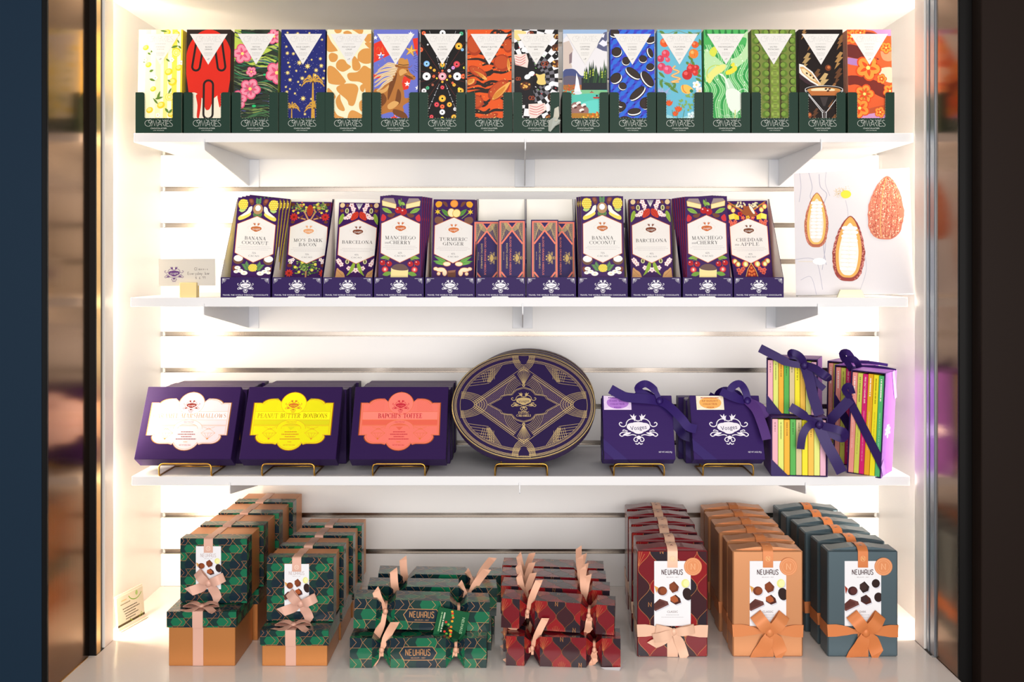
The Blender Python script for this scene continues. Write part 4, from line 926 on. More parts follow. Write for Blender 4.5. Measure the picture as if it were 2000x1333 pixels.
def v_manch(c):
    v_base(c)
    for sx in (1, -1):
        X = lambda x: x if sx > 0 else 84-x
        c.poly([(X(4),9),(X(32),16),(X(32),25),(X(5),19)], (238,220,160)); c.poly([(X(4),9),(X(8),4),(X(27),4),(X(32),16)], (150,132,130)); c.stroke([(X(4),9),(X(32),16),(X(32),25),(X(5),19),(X(4),9)], .8, (200,160,90))
        c.leaf(X(4), 24, X(25), 34, 9, (130,170,70), (90,130,50)); c.blob([(X(16),37),(X(30),34),(X(26),42),(X(18),42)], (112,62,44)); c.blob([(X(3),44),(X(6),36),(X(13),42),(X(10),49),(X(4),50)], (200,44,54))
        c.leaf(X(22), 120, X(3), 124, 7, (130,170,70), (90,130,50)); c.leaf(X(22), 120, X(16), 128, 5, (110,154,60)); c.strokes([[(X(20),121),(X(9),132)], [(X(20),121),(X(20),134)], [(X(12),130),(X(14),146)]], .7, (150,130,60))
        cherry(c, X(8), 133, 5.6); cherry(c, X(21), 135, 5.6); cherry(c, X(13), 146, 6.6, True); c.leaf(X(8), 157, X(28), 152, 9, (110,154,60))
    c.leaf(42, 20, 37, 6, 6, (130,170,70), (90,130,50)); c.leaf(42, 12, 50, 18, 6, (150,190,80), (90,130,50)); c.strokes([[(42,4),(38,24)], [(42,4),(46,26)]], .7, (110,140,60)); cherry(c, 37, 28, 7); cherry(c, 47, 31, 7)
    c.poly([(25,143),(59,145),(58,170),(24,170)], (234,216,152)); c.blob([(26,144),(34,136),(50,136),(59,146),(42,148)], (104,78,74))
    label_hex(c, 'MANCHEGO', 'CHERRY', '62%', (196,100,48), 60, 42); serif(c, 'AND', 15.5, 93.4, 3.4, (90,86,96), w=9)
def v_turm(c):
    v_base(c)
    for sx in (1, -1):
        X = lambda x: x if sx > 0 else 84-x
        c.blob([(X(4),10),(X(9),4),(X(17),6),(X(16),14),(X(8),17)], (226,160,40)); c.blob([(X(18),5),(X(26),6),(X(29),15),(X(24),14)], (112,64,44))
        c.leaf(X(34), 36, X(16), 20, 9, (88,140,62), (50,100,44)); c.strokes([[(X(26),40),(X(14),30),(X(6),26)]], 1, (150,180,60)); c.star(X(9), 26, 6.5, (230,196,50), 6); c.blob([(X(3),42),(X(8),36),(X(20),40),(X(18),50),(X(6),50)], (122,82,66))
        for e in ((4,118), (6,132), (2,128)): c.leaf(X(34), 134, X(e[0]), e[1], 7, (110,168,80), (60,120,50))
        for x, y, rx, ry in ((30,134,8,5), (18,146,10,5), (8,144,5,4), (26,152,5,7), (14,154,4,4)): c.ell(X(x), y, rx, ry, (222,150,90)); 
        for x, y, rx, ry in ((30,134,7,4), (18,146,9,4), (8,144,4,3), (26,152,4,6), (14,154,3,3)): c.ell(X(x), y, rx, ry, (246,230,196))
    c.ell(42, 9, 8, 8, (224,130,44)); c.ell(42, 9, 6.4, 6.4, (236,156,66)); c.ell(37, 28, 8, 9.6, (206,150,60), rot=-15); c.ell(37, 28, 7, 8.4, (244,228,176), rot=-15); c.ell(47, 29, 8.4, 9, (206,150,60), rot=20); c.ell(47, 29, 7.4, 8, (240,222,150), rot=20)
    c.poly([(32,148),(48,146),(48,162),(32,160)], (110,66,50)); c.poly([(32,148),(48,146),(46,151),(34,152)], (146,98,78))
    label_hex(c, 'TURMERIC', 'GINGER', '45%', (206,112,52), 56, 42)
def v_ched(c):
    v_base(c); r = random.Random(30)
    for sx in (1, -1):
        X = lambda x: x if sx > 0 else 84-x
        c.leaf(X(4), 20, X(20), 6, 9, (60,90,44)); c.poly([(X(2),2),(X(6),2),(X(34),20),(X(32),24)], (186,116,50))
        for _ in range(18): c.star(X(20+r.uniform(0, 18)), r.uniform(2, 14), 2.6, (238,226,180), 6)
        for x, y in ((6,12), (13,19)): c.ell(X(x), y, 5, 6, (214,110,80)); c.ell(X(x), y+1, 3.6, 4.4, (226,226,130))
        c.poly([(X(3),30),(X(14),26),(X(16),38),(X(4),40)], (244,222,96)); c.poly([(X(14),26),(X(24),32),(X(24),40),(X(15),40)], (238,204,60)); c.flower(X(27), 28, 6, (196,50,40), (120,26,26)); c.flower(X(32), 36, 5, (222,90,80), (246,190,90))
        for x, y in ((6,44), (12,48), (16,44), (8,50)): c.flower(X(x), y, 4.4, (226,110,90), (180,60,50))
        c.leaf(X(4), 124, X(22), 132, 8, (66,96,50)); c.leaf(X(30), 140, X(18), 148, 7, (84,120,60))
        for x, y, s_ in ((9,128,6), (15,134,6), (30,134,7)): c.ell(X(x), y, s_, s_, (196,60,60)); c.ell(X(x)+1, y, s_*.7, s_*.8, (214,214,120)); c.ell(X(x)+1, y, s_*.3, s_*.5, (240,236,200))
        for x, y in ((16,146), (22,148), (18,152), (25,144)): c.flower(X(x), y, 5, (222,100,84), (180,54,46))
    c.blob([(34,8),(40,12),(50,10),(56,22),(60,30),(54,34),(44,34),(34,30),(30,24),(34,18)], (150,82,46)); c.blob([(46,10),(52,14),(57,26),(54,28),(48,18)], (240,230,214)); c.flower(42, 36, 5, (232,190,60), (200,120,40))
    c.poly([(42,132),(50,146),(54,160),(30,160),(34,146)], (150,40,30)); c.many([c.E(42+dx, 146+dy, 2.4, 2.8, n=8) for dx, dy in ((0,-4),(-4,2),(4,2),(0,4),(-5,9),(5,9),(0,11))], (230,120,60)); c.stroke([(42,132),(34,146),(30,160)], 1.2, (226,180,90)); c.stroke([(42,132),(50,146),(54,160)], 1.2, (226,180,90))
    label_hex(c, 'CHEDDAR', 'APPLE', '45%', (110,62,40), 54, 38); serif(c, 'AND', 16, 93.4, 3.4, (90,86,96), w=9)
SID = {'b': (226,206,60), 'm': (196,60,40), 'r': (120,40,50), 'c': (206,36,60), 't': (206,116,44), 'd': (226,96,80)}
def vbar(art, side, W=VW, H=VH, D=9.0, front=VI):
    mb = MB(); mb.box(0, W, 0, D, 0, H, side, 'print', ch=.5, cols={'f': (front, 'print'), 't': (front, 'print')}); c = Canvas(mb, W, H); art(c); return mb
def violet_tray():
    mb = MB(); Wd = 97.0; t = .9; IN = (244,240,232)
    mb.box(0, Wd, 0, t, 0, 39.5, VD, 'print', cols={'b': (IN, 'print_matt'), 't': (IN, 'print_matt')})
    prof = [(t,0),(126,0),(126,200),(118,200),(t,39)]
    for x0, x1, out in ((0, t, 0), (Wd-t, Wd, 1)):
        n = len(prof); A = [(x0, p[0], p[1]) for p in prof]; B = [(x1, p[0], p[1]) for p in prof]
        mb.add(A, [list(range(n))], VD if out == 0 else IN, 'print' if out == 0 else 'print_matt'); mb.add(B, [list(range(n))[::-1]], VD if out == 1 else IN, 'print' if out == 1 else 'print_matt')
        mb.add(A+B, [(i, (i+1) % n, n+(i+1) % n, n+i) for i in range(n)], (40,28,70), 'print')
    mb.box(t, Wd-t, 125, 126, 0, 200, IN, 'print_matt', cols={'b': (VD, 'print')}); mb.box(t, Wd-t, t, 125, 0, t, IN, 'print_matt')
    c = Canvas(mb, Wd, 39.5); wh = (236,234,240)
    emblem(c, 48.5, 16.2, 34, wh, VD); c.text('TRAVEL THE WORLD THROUGH CHOCOLATE', 48.5, 34.6, 2.7, wh, w=89)
    for sx in (1, -1):
        X = lambda x: x if sx > 0 else Wd-x
        c.strokes([[(X(3.5),2.6),(X(17.5),2.6)], [(X(3.5),2.6),(X(3.5),12)]], .5, wh); c.strokes([[(X(4.2),3.2),(X(4.2+a), 3.2+b)] for a, b in ((7,2),(6,4),(4.4,6),(2,7))], .5, wh)
    c.poly([(30,39.5),(32,37.4),(62,37.4),(65,39.5)], (246,244,238))
    return mb
KEY = {'b': (v_banana, 'purple bar with pineapples, coconuts and bananas', 'pineapple and coconut bars'), 'm': (v_mo, 'purple bar with leafy trees and red flowers', 'bars with leafy trees'),
       'r': (v_barc, 'purple bar with blossoms and cocoa pods', 'blossom and cocoa pod bars'), 'c': (v_manch, 'purple bar with cheese wedges and cherries', 'cheese and cherry bars'),
       't': (v_turm, 'purple bar with ginger roots and orange slices', 'ginger and orange bars'), 'd': (v_ched, 'purple bar with apples and a cow head', 'apple and cheddar bars')}
VS = 'violet trays on the middle shelf'; _bars = {}
# tray left edge (px), kind, x centre, y of the front bar, lean, roll, bars behind: (dx, dz per bar), how many
VT = [(430,'b',-534.2,18,11.5,2.2,(.5,.8,1.35),3,'left'), (531,'m',-434,50,16,.4,(.6,0,.2),1,''), (630,'r',-336.5,62,17,.6,(.6,0,.2),1,'left'), (730,'c',-240,13,5.5,0.6,(.8,-.6,.95),4,'left'),
      (830,'t',-137.5,38,12,0.5,(.8,0,.3),2,''), (1129,'b',161,11,5.5,-0.3,(-1.4,0,-.7),2,'right'), (1233,'r',263,48,10,-.3,(0,0,0),2,'right'), (1334,'c',368.6,10,6.5,-0.7,(-1.0,-.6,-.75),5,'right'), (1434,'d',466,56,14,-.9,(.8,0,.3),1,'')]
NEI = {430: 'left of the leafy tree bars', 1129: 'right of the caramel boxes', 630: 'left of the dark cherry bars', 1233: 'right of the coconut bars', 730: 'left of the ginger bars', 1334: 'left of the apple bars', 531: 'beside the blossom bars', 830: 'beside the caramel boxes', 1434: 'beside the cocoa pod picture'}
vt0 = None
def vtray(px, y, label):
    global vt0
    if vt0 is None: vt0 = violet_tray().build('display_tray'); o = vt0
    else: o = vt0.copy(); COL.objects.link(o)
    put(o, px-1018+.2, y, Z2); tag(o, label, 'tray', VS); return o
for px, k, cx, y, lean, roll, (dx, dz, dr), nb, _ in VT:
    art, desc, short = KEY[k]
    vtray(px, 2.0, 'violet tray holding the %s, %s' % (short, NEI[px]))
    if k not in _bars: _bars[k] = vbar(art, SID[k]).build('chocolate_bar'); b = _bars[k]
    else: b = _bars[k].copy(); COL.objects.link(b)
    put(b, cx-VW/2, y, Z2+2.5+max(0, VW*math.sin(R(roll))), rx=-lean, ry=roll)
    tag(b, 'front %s, %s' % (desc, NEI[px]), 'chocolate bar', 'front bars of the violet trays')
    for i in range(1, nb+1):
        q = b.copy(); COL.objects.link(q); put(q, cx-VW/2+dx*i, y+9.8*i/math.cos(R(lean)), Z2+2.5+max(0, dz*i)+max(0, VW*math.sin(R(roll+dr*i))), rx=-lean, ry=roll+dr*i)
        tag(q, '%s bar behind the front %s, %s' % (('first', 'second', 'third', 'fourth', 'fifth')[i-1], short.replace('bars', 'bar'), NEI[px]), 'chocolate bar', 'purple bars behind the front one, '+NEI[px])
# the small upright caramel boxes with coral frames
def v_cara(c):
    W, H = 54, 152; nv = (46,32,88); co = (232,126,104); gd = (214,186,120)
    c.rect(0, 0, W, H, nv)
    c.stroke([(3.5,4),(50.5,4),(50.5,148),(3.5,148)], 3.2, co, closed=True); c.stroke([(6,6.5),(48,6.5),(48,145.5),(6,145.5)], .5, gd, closed=True)
    for fy in (0, 1):
        Y = (lambda y: 152-y) if fy else (lambda y: y)
        q = []
        for i in range(9):
            q.append([(7+i*2, Y(7)), (7+i*2.6, Y(40-i*2))]); q.append([(47-i*2, Y(7)), (47-i*2.6, Y(40-i*2))])
            q.append([(7, Y(9+i*4)), (22-i, Y(7+i*1.5))]); q.append([(47, Y(9+i*4)), (32+i, Y(7+i*1.5))])
        c.strokes(q, .4, gd)
        for r_ in (15, 13.4, 11.8, 10.2, 8.6): c.stroke([(27+r_*math.cos(R(a))*1.0, Y(6+r_*1.15*math.sin(R(a)))) for a in range(0, 181, 15)], .7, gd)
        c.poly([(17,Y(6)),(37,Y(6)),(27,Y(19))], co); c.poly([(20,Y(6)),(34,Y(6)),(27,Y(15))], nv)
        c.stroke([(27,Y(21)),(6,Y(48))], 3.2, co); c.stroke([(27,Y(21)),(48,Y(48))], 3.2, co)
    c.poly([(27,26),(46,50),(46,102),(27,126),(8,102),(8,50)], nv)
    c.text('BLOOD ORANGE HIBISCUS', 24, 72, 3.6, co, w=76, rot=90); c.text('EXOTIC CARAMELS', 17, 72, 3.0, gd, w=50, rot=90); c.text('NET WT 2.1 OZ', 10.6, 72, 1.5, gd, w=16, rot=90)
    cc = Canvas(c.mb, 54, 152, lambda x, y, l: (37+(y-76), -(l+c.k*EPS), 152-(76-(x-27)*-1)) , 'print', region=[(-99,-99),(199,-99),(199,299),(-99,299)])
    emblem(cc, 27, 76, 26, (196,166,98), nv, name=False)
for px, prs in ((929, ((950.5,40,'front coral framed caramel box half hidden, in the tray beside the ginger bars',0), (1000,16,'coral framed caramel box standing in front, in the tray beside the ginger bars',0))),
                (1028, ((1064,14,'coral framed caramel box standing in front, in the tray beside the second coconut bars',0), (1098,44,'coral framed caramel box half hidden behind its neighbour, near the second coconut bars',0)))):
    vtray(px, 2.0, 'violet card tray with two small caramel boxes, %s' % ('next to the ginger bars' if px == 929 else 'next to the coconut bars'))
    for cxp, y, lab, _ in prs:
        if 'x' not in _bars: _bars['x'] = vbar(v_cara, (60,44,110), 54, 152, 24, (46,32,88)).build('caramel_box'); b = _bars['x']
        else: b = _bars['x'].copy(); COL.objects.link(b)
        lean = 5.5 if y < 30 else 8
        X = (cxp-1018)/Q(y+6)
        b.data = _bars['x'].data; put(b, X-27, y, Z2+2.0, rx=-lean); tag(b, lab.replace('front coral framed caramel box half hidden', 'coral framed caramel box partly hidden'), 'caramel box', 'coral framed caramel boxes')

# ---- place card in a wooden block, at the shelf's left end
bl = MB(); bl.box(0, 33, 0, 8.5, 0, 29, m='pale_wood', ch=.8); bl.box(0, 33, 10.5, 19, 0, 26, m='pale_wood', ch=.8); bl.box(0, 33, 8.5, 10.5, 0, 6, m='pale_wood')
o = bl.build('card_holder'); put(o, 349-1018+.5, 3, Z2); tag(o, 'small slotted light wood block holding the handwritten price card', 'card holder')
cd = MB(); cd.box(0, 111, 0, .8, 0, 53, (206,200,190), 'print_matt'); c = Canvas(cd, 111, 53); pk = (98,60,120)
emblem(c, 30, 28, 40, pk, (206,200,190))
hand = {'C': [[(.8,.2),(.4,0),(0,.5),(.3,1),(.8,.85)]], 'l': [[(.2,0),(.1,1),(.3,.9)]], 'a': [[(.6,.5),(.2,.5),(.1,.9),(.5,.9),(.6,.5),(.7,1)]], 's': [[(.5,.5),(.1,.6),(.5,.8),(.1,1)]], 'i': [[(.2,.5),(.2,1)]], 'c': [[(.5,.5),(.1,.7),(.5,1)]],
        'E': [[(.6,0),(0,0),(0,1),(.6,1)],[(0,.5),(.5,.5)]], 'v': [[(0,.5),(.25,1),(.5,.5)]], 'e': [[(0,.75),(.5,.7),(.3,.5),(0,.8),(.5,1)]], 'r': [[(0,.5),(0,1)],[(0,.7),(.3,.5)]], 'y': [[(0,.5),(.25,.9)],[(.5,.5),(.1,1.4)]], 'd': [[(.5,.0),(.5,1),(.1,1),(.1,.6),(.5,.6)]], 'b': [[(.1,0),(.1,1),(.5,1),(.5,.6),(.1,.6)]],
        '$': [[(.6,.2),(0,.2),(.6,.8),(0,.85)],[(.3,0),(.3,1)]], '6': [[(.5,0),(.1,.6),(.2,1),(.5,.9),(.4,.5),(.1,.6)]], '9': [[(.5,.3),(.1,.3),(.1,.05),(.5,.05),(.5,.3),(.4,1)]], ' ': [], '.': [[(.1,.95),(.2,1)]]}
def handwrite(c, s_, x, y, h, col, adv=.72):
    q = []
    for ch in s_:
        for st in hand.get(ch, []): q += Canvas.SK([(x+a*h*.8, y+b*h) for a, b in st], .55)
        x += h*adv
    c.many(q, col)
handwrite(c, 'Classic', 70, 17, 5.6, (84,74,74)); handwrite(c, 'Everyday bar', 57, 26, 5.2, (84,74,74)); handwrite(c, '$ 6.99', 72, 35, 4.8, (120,110,110))
o = cd.build('price_card'); put(o, 304-1018+2, 12.3, Z2+22); o.rotation_euler = (0, R(-.6), 0); tag(o, 'white price card with a purple crest and handwriting, held in a wooden block', 'price card')

# ---- canvas print of cocoa pods leaning at the shelf's right end
def pods(c):
    W, H = 222, 250
    c.rect(0, 0, W, H, (222,218,221)); g = (176,174,190)
    for P, w_ in (([(30,0),(36,30),(32,52),(48,70),(52,96),(60,140),(52,200)],1.2), ([(50,4),(52,30),(64,46),(58,70),(66,110),(56,150),(60,190)],1.4), ([(64,0),(62,24),(70,50)],.8), ([(12,0),(14,30),(10,60)],1), ([(0,178),(30,176),(44,190),(52,240)],1), ([(100,60),(104,90),(96,120)],.7), ([(10,220),(30,214),(40,250)],.8), ([(130,150),(136,200),(120,250)],.7)): c.stroke(smooth(P, 5), w_, g)
    def pod(cx, cy, a, b, rot, out, inn=None, meat=None, seed=1):
        r = random.Random(seed); c_, s_ = math.cos(R(rot)), math.sin(R(rot))
        T = lambda u, v: (cx+u*a*c_-v*b*s_, cy+u*a*s_+v*b*c_)
        prof = [(0,-1),(.22,-.93),(.45,-.78),(.72,-.5),(.92,-.15),(1,.15),(.95,.5),(.78,.8),(.42,.97),(0,1)]
        o_ = prof+[(-x, y) for x, y in prof[::-1]][1:-1]
        c.poly([T(u*(1+r.uniform(-.03, .03)), v) for u, v in smooth(o_, 4, True)], out)
        def hw(v):
            for (x0, v0), (x1, v1) in zip(prof, prof[1:]):
                if v0 <= v <= v1: return x0+(x1-x0)*(v-v0)/(v1-v0)
            return 0
        if inn is None:
            for col, n_, sd in (((238,176,136), 330, 1), ((168,74,60), 230, 2), ((250,216,190), 130, 3)):
                rr = random.Random(sd); q = []
                for _ in range(n_):
                    v = rr.uniform(-.93, .95); u = hw(v)*rr.uniform(-.93, .93); l = rr.uniform(.012, .03); w_ = rr.uniform(.02, .05); sk = rr.uniform(-.03, .03)
                    q.append([T(u-w_, v-sk), T(u-w_*.2, v-l), T(u+w_, v+sk), T(u+w_*.3, v+l)])
                c.many(q, col)
            for k in (-.6, -.28, .05, .35, .66): c.stroke([T(k*hw(v), v) for v in [i/8-.95 for i in range(16)]], 1.1, (184,84,62) if k != -.28 else (240,184,110))
        else:
            q = []
            for _ in range(150):
                v = r.uniform(-.6, .96); e = r.choice((-1, 1)); u = hw(v)*r.uniform(.84, .98)*e; q.append([T(u-.03, v), T(u, v-.016), T(u+.035, v+.004), T(u, v+.018)])
            c.many(q, (226,150,140))
            c.poly([T(u*.80, v*.93-.04) for u, v in smooth(o_, 4, True)], inn); c.poly([T(u*.60, v*.80+.02) for u, v in smooth(o_, 4, True)], meat)
            for j in range(11):
                v = -.62+j*.125
                for u in (-.26, .22): c.poly([T(u+.25*math.cos(t)+.06*(j % 2), v+.062*math.sin(t)) for t in [i*.5236 for i in range(12)]], (250,246,240)); c.stroke([T(u-.2+.06*(j % 2), v+.055), T(u+.2, v+.06)], .6, (226,206,190))
    pod(43, 98, 23, 56, 2, (180,104,74), (230,188,104), (232,222,208), 3); pod(104, 158, 31, 66, 4, (150,64,58), (226,170,90), (240,234,224), 5); pod(176, 78, 34, 64, 4, (206,122,98), None, None, 9)
    c.many([c.E(92+random.Random(i).gauss(0, 7), 43+random.Random(i+99).gauss(0, 5), .6, n=5) for i in range(130)], (214,180,90)); c.ell(101, 48, 10, 8.4, (236,218,70)); c.ell(47, 183, 13, 7, (250,250,250), rot=4); c.stroke([(34,183),(6,182)], 1, (226,214,190))
o_ = MB(); o_.box(0, 222, 0, 12, 0, 251, (244,241,240), 'print_matt', ch=.6); pods(Canvas(o_, 222, 250.5, org=(0, .2)))
o = o_.build('canvas_print'); put(o, 553, 62, Z2+2.4, rx=-7.5, ry=-1.3, rz=-17); tag(o, 'white canvas print of three cocoa pods leaning at the middle shelf end', 'canvas print')
st = MB(); st.prism([(0,0),(54,0),(47,15),(6,15)], 0, 6, (246,238,206), 'print_matt'); st.box(8, 46, 6, 30, 0, 2, (246,238,206), 'print_matt')
o = st.build('display_stand'); put(o, 620, 8, Z2); tag(o, 'low cream stand at the foot of the cocoa pod print', 'stand')
# ---------------------------------------------------------------- lowest shelf: gift boxes on brass easels
PV = (46, 25, 74)
TILT = 30.0
def easel(xc, hw, label, zb=24.5, yf=-1.0):
    """bent brass wire: a low bar in front, two feet running back and two props rising behind the box"""
    mb = MB(); r = 1.6; o_ = []
    a = [( -hw, yf+16, r), (-hw, yf+4, r)]
    pts = [(-hw, 92, r), (-hw, yf+3, r), (-hw, yf+1, r+1.5), (-hw, yf, r+5), (-hw, yf, zb-7), (-hw+1.2, yf, zb-3), (-hw+4, yf, zb-.8), (-hw+8, yf, zb), (hw-8, yf, zb), (hw-4, yf, zb-.8), (hw-1.2, yf, zb-3), (hw, yf, zb-7), (hw, yf, r+5), (hw, yf+1, r+1.5), (hw, yf+3, r), (hw, 92, r)]
    mb.tube(pts, r, m='brass')
    f = mb.build('wire_frame', None, True)
    th = R(TILT)
    f.parent = None
    t = thing('easel', xc, 0, Z3, label, 'display easel', 'brass easels on the lowest shelf'); f.parent = t
    mb = MB()
    for s_ in (-1, 1):
        mb.tube([(s_*hw*.8, 92, r), (s_*hw*.8, 88, 12), (s_*hw*.8, 92+18*math.sin(th), 18+50*math.cos(th))], r, m='brass')
    mb.tube([(-hw, 92, r), (hw, 92, r)], r, m='brass')
    mb.build('rear_prop', t, True)
    return t
def crest_label(c, cx, cy, k, base, rim, ink, title, sub, tint):
    """the scalloped label of the big square boxes, 162 x 127 at k = 1"""
    half = [(0,-64)]+[(x, y) for x, y in arc(0, -36, 27, 27, -88, -14, 6)]+[(32,-48)]+arc(42, -34, 24, 15, -90, -18, 5)+[(66,-40),(81,-40),(81,30),(68,30)]+arc(50, 32, 20, 16, 4, 86, 6)+[(34,48),(27,50)]+arc(0, 38, 27, 24, 22, 88, 6)
    def shape(f, dy=0): return [(cx+k*x*f, cy+k*(y*f+dy)) for x, y in half]+[(cx-k*x*f, cy+k*(y*f+dy)) for x, y in half[::-1][1:-1]]
    cc = lambda p, col, m=None: c.poly(p, col, m)
    cc(shape(1.0), rim, 'foil'); cc(shape(.975), base)
    for f in (.945, .93): c.stroke(shape(f), .35*k, rim, closed=True)
    T = lambda x, y: (cx+k*x, cy+k*y)
    c.strokes([[T(s_*33+s_*r_*math.cos(R(a)), -16-r_*math.sin(R(a))) for a in range(-5, 100, 12)] for s_ in (1,) for r_ in range(6, 36, 3)], .4*k, tint)
    c.strokes([[T(-33-r_*math.cos(R(a)), -16-r_*math.sin(R(a))) for a in range(-5, 100, 12)] for r_ in range(6, 36, 3)], .4*k, tint)
    c.rect(*T(-75, -20), *T(75, -3), tuple(min(255, int(v*1.06+6)) for v in base)); c.rect(*T(-75, -3), *T(75, 8), tint)
    c.strokes([[T(-75, y), T(75, y)] for y in (-20, -3, 8, 10)], .5*k, rim)
    c.ell(*T(0, -38), 25*k, 24*k, tuple(min(255, int(v*1.04+4)) for v in base), n=28); c.stroke([T(25*math.cos(R(a)), -38+24*math.sin(R(a))) for a in range(0, 360, 12)], .5*k, rim, closed=True)
    emblem(c, *T(0, -34), 36*k, ink, base)
    serif(c, title, cx, cy-11.6*k, 9.5*k, ink if sub[2] else tuple(int((a_+b_)/2*.86) for a_, b_ in zip(rim, base)), w=sub[0]*k, thick=.15, thin=.07)
    c.poly([T(*p) for p in arc(0, 16, 29, 19, 180, 360, 14)]+[T(*p) for p in arc(0, 16, 20, 11, 360, 180, 12)], base); c.stroke([T(*p) for p in arc(0, 16, 29, 19, 180, 360, 14)], .5*k, rim); c.stroke([T(*p) for p in arc(0, 16, 20, 11, 180, 360, 12)], .5*k, rim)
    c.text('HALF POUND', *T(0, 1.6), 2.6*k, ink, w=20*k)
    for s_ in (-1, 1):
        q = [[T(s_*42-14, 25), T(s_*42, 14), T(s_*42+14, 25), T(s_*42, 38), T(s_*42-14, 25), T(s_*42+14, 25)]]+[[T(s_*42, 38), T(s_*42+d, 25)] for d in (-7, 0, 7)]+[[T(s_*42-12, 12), T(s_*42+4, 18)], [T(s_*42+12, 12), T(s_*42-4, 18)]]
        c.strokes(q, .45*k, rim); c.ell(*T(s_*42, 37), 1.6*k, 1.6*k, rim)
    c.poly([T(-7, 12), T(7, 12), T(0, 19)], tint)
    for i, w_ in enumerate((30, 44, 26, 50)): c.lines(cx, cy+(22.5+5*i)*k, w_*k, 1, 1, 1.6*k, ink)
    c.text('NET WT 8OZ 226G', *T(0, 50), 2.8*k, ink, w=23*k); c.lines(cx, cy+43.5*k, 10*k, 1, 1, 1.2*k, rim)
def big_box(label_args, W=190, H=154, D=38):
    mb = MB(); mb.box(-W/2, W/2, 0, D, 0, H, PV, 'grain_card', ch=.9, cols={'t': ((70,44,92), 'grain_card')})  # lighter top: the highlight on the upper side is painted in
    c = Canvas(mb, W, H, org=(-W/2, 0))
    # line where the hinged lid meets the base, on the sides and underneath
    for sx in (-1, 1): mb.box(sx*W/2-.25, sx*W/2+.25, D*.62, D*.62+.8, 1, H-1, (20,14,28), 'print')
    mb.box(-W/2+1, W/2-1, D*.62, D*.62+.8, H-.25, H+.15, (20,14,28), 'print')
    crest_label(c, 0+W/2, H*.485, 1.0, *label_args)
    return mb
pos = []
def lean_put(o, xc, half=0):
    put(o, xc, 9.5, Z3+31.5, rx=-TILT)
BIG = [(-665, ((228,204,212),(206,140,70),(120,40,34),'CARAMEL MARSHMALLOWS',(146,0,0),(232,204,212)), 'pale pink'), (-459, ((228,222,20),(214,130,40),(206,110,40),'PEANUT BUTTER BONBONS',(140,0,0),(214,208,24)), 'bright yellow'), (-243, ((238,120,106),(222,112,44),(196,40,60),"BAPCHI'S TOFFEE",(88,0,1),(228,100,80)), 'coral pink')]
for xc, la, cn in BIG:
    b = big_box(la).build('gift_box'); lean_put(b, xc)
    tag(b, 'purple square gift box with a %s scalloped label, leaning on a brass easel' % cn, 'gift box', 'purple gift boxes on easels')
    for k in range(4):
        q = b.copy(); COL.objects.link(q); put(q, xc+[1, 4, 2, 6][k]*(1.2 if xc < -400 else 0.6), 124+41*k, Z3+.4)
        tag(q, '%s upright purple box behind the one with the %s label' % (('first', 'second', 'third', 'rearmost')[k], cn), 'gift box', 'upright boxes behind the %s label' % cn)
    easel(xc+9 if xc < -600 else xc+4, 51, 'brass wire easel under the box with the %s label' % cn)
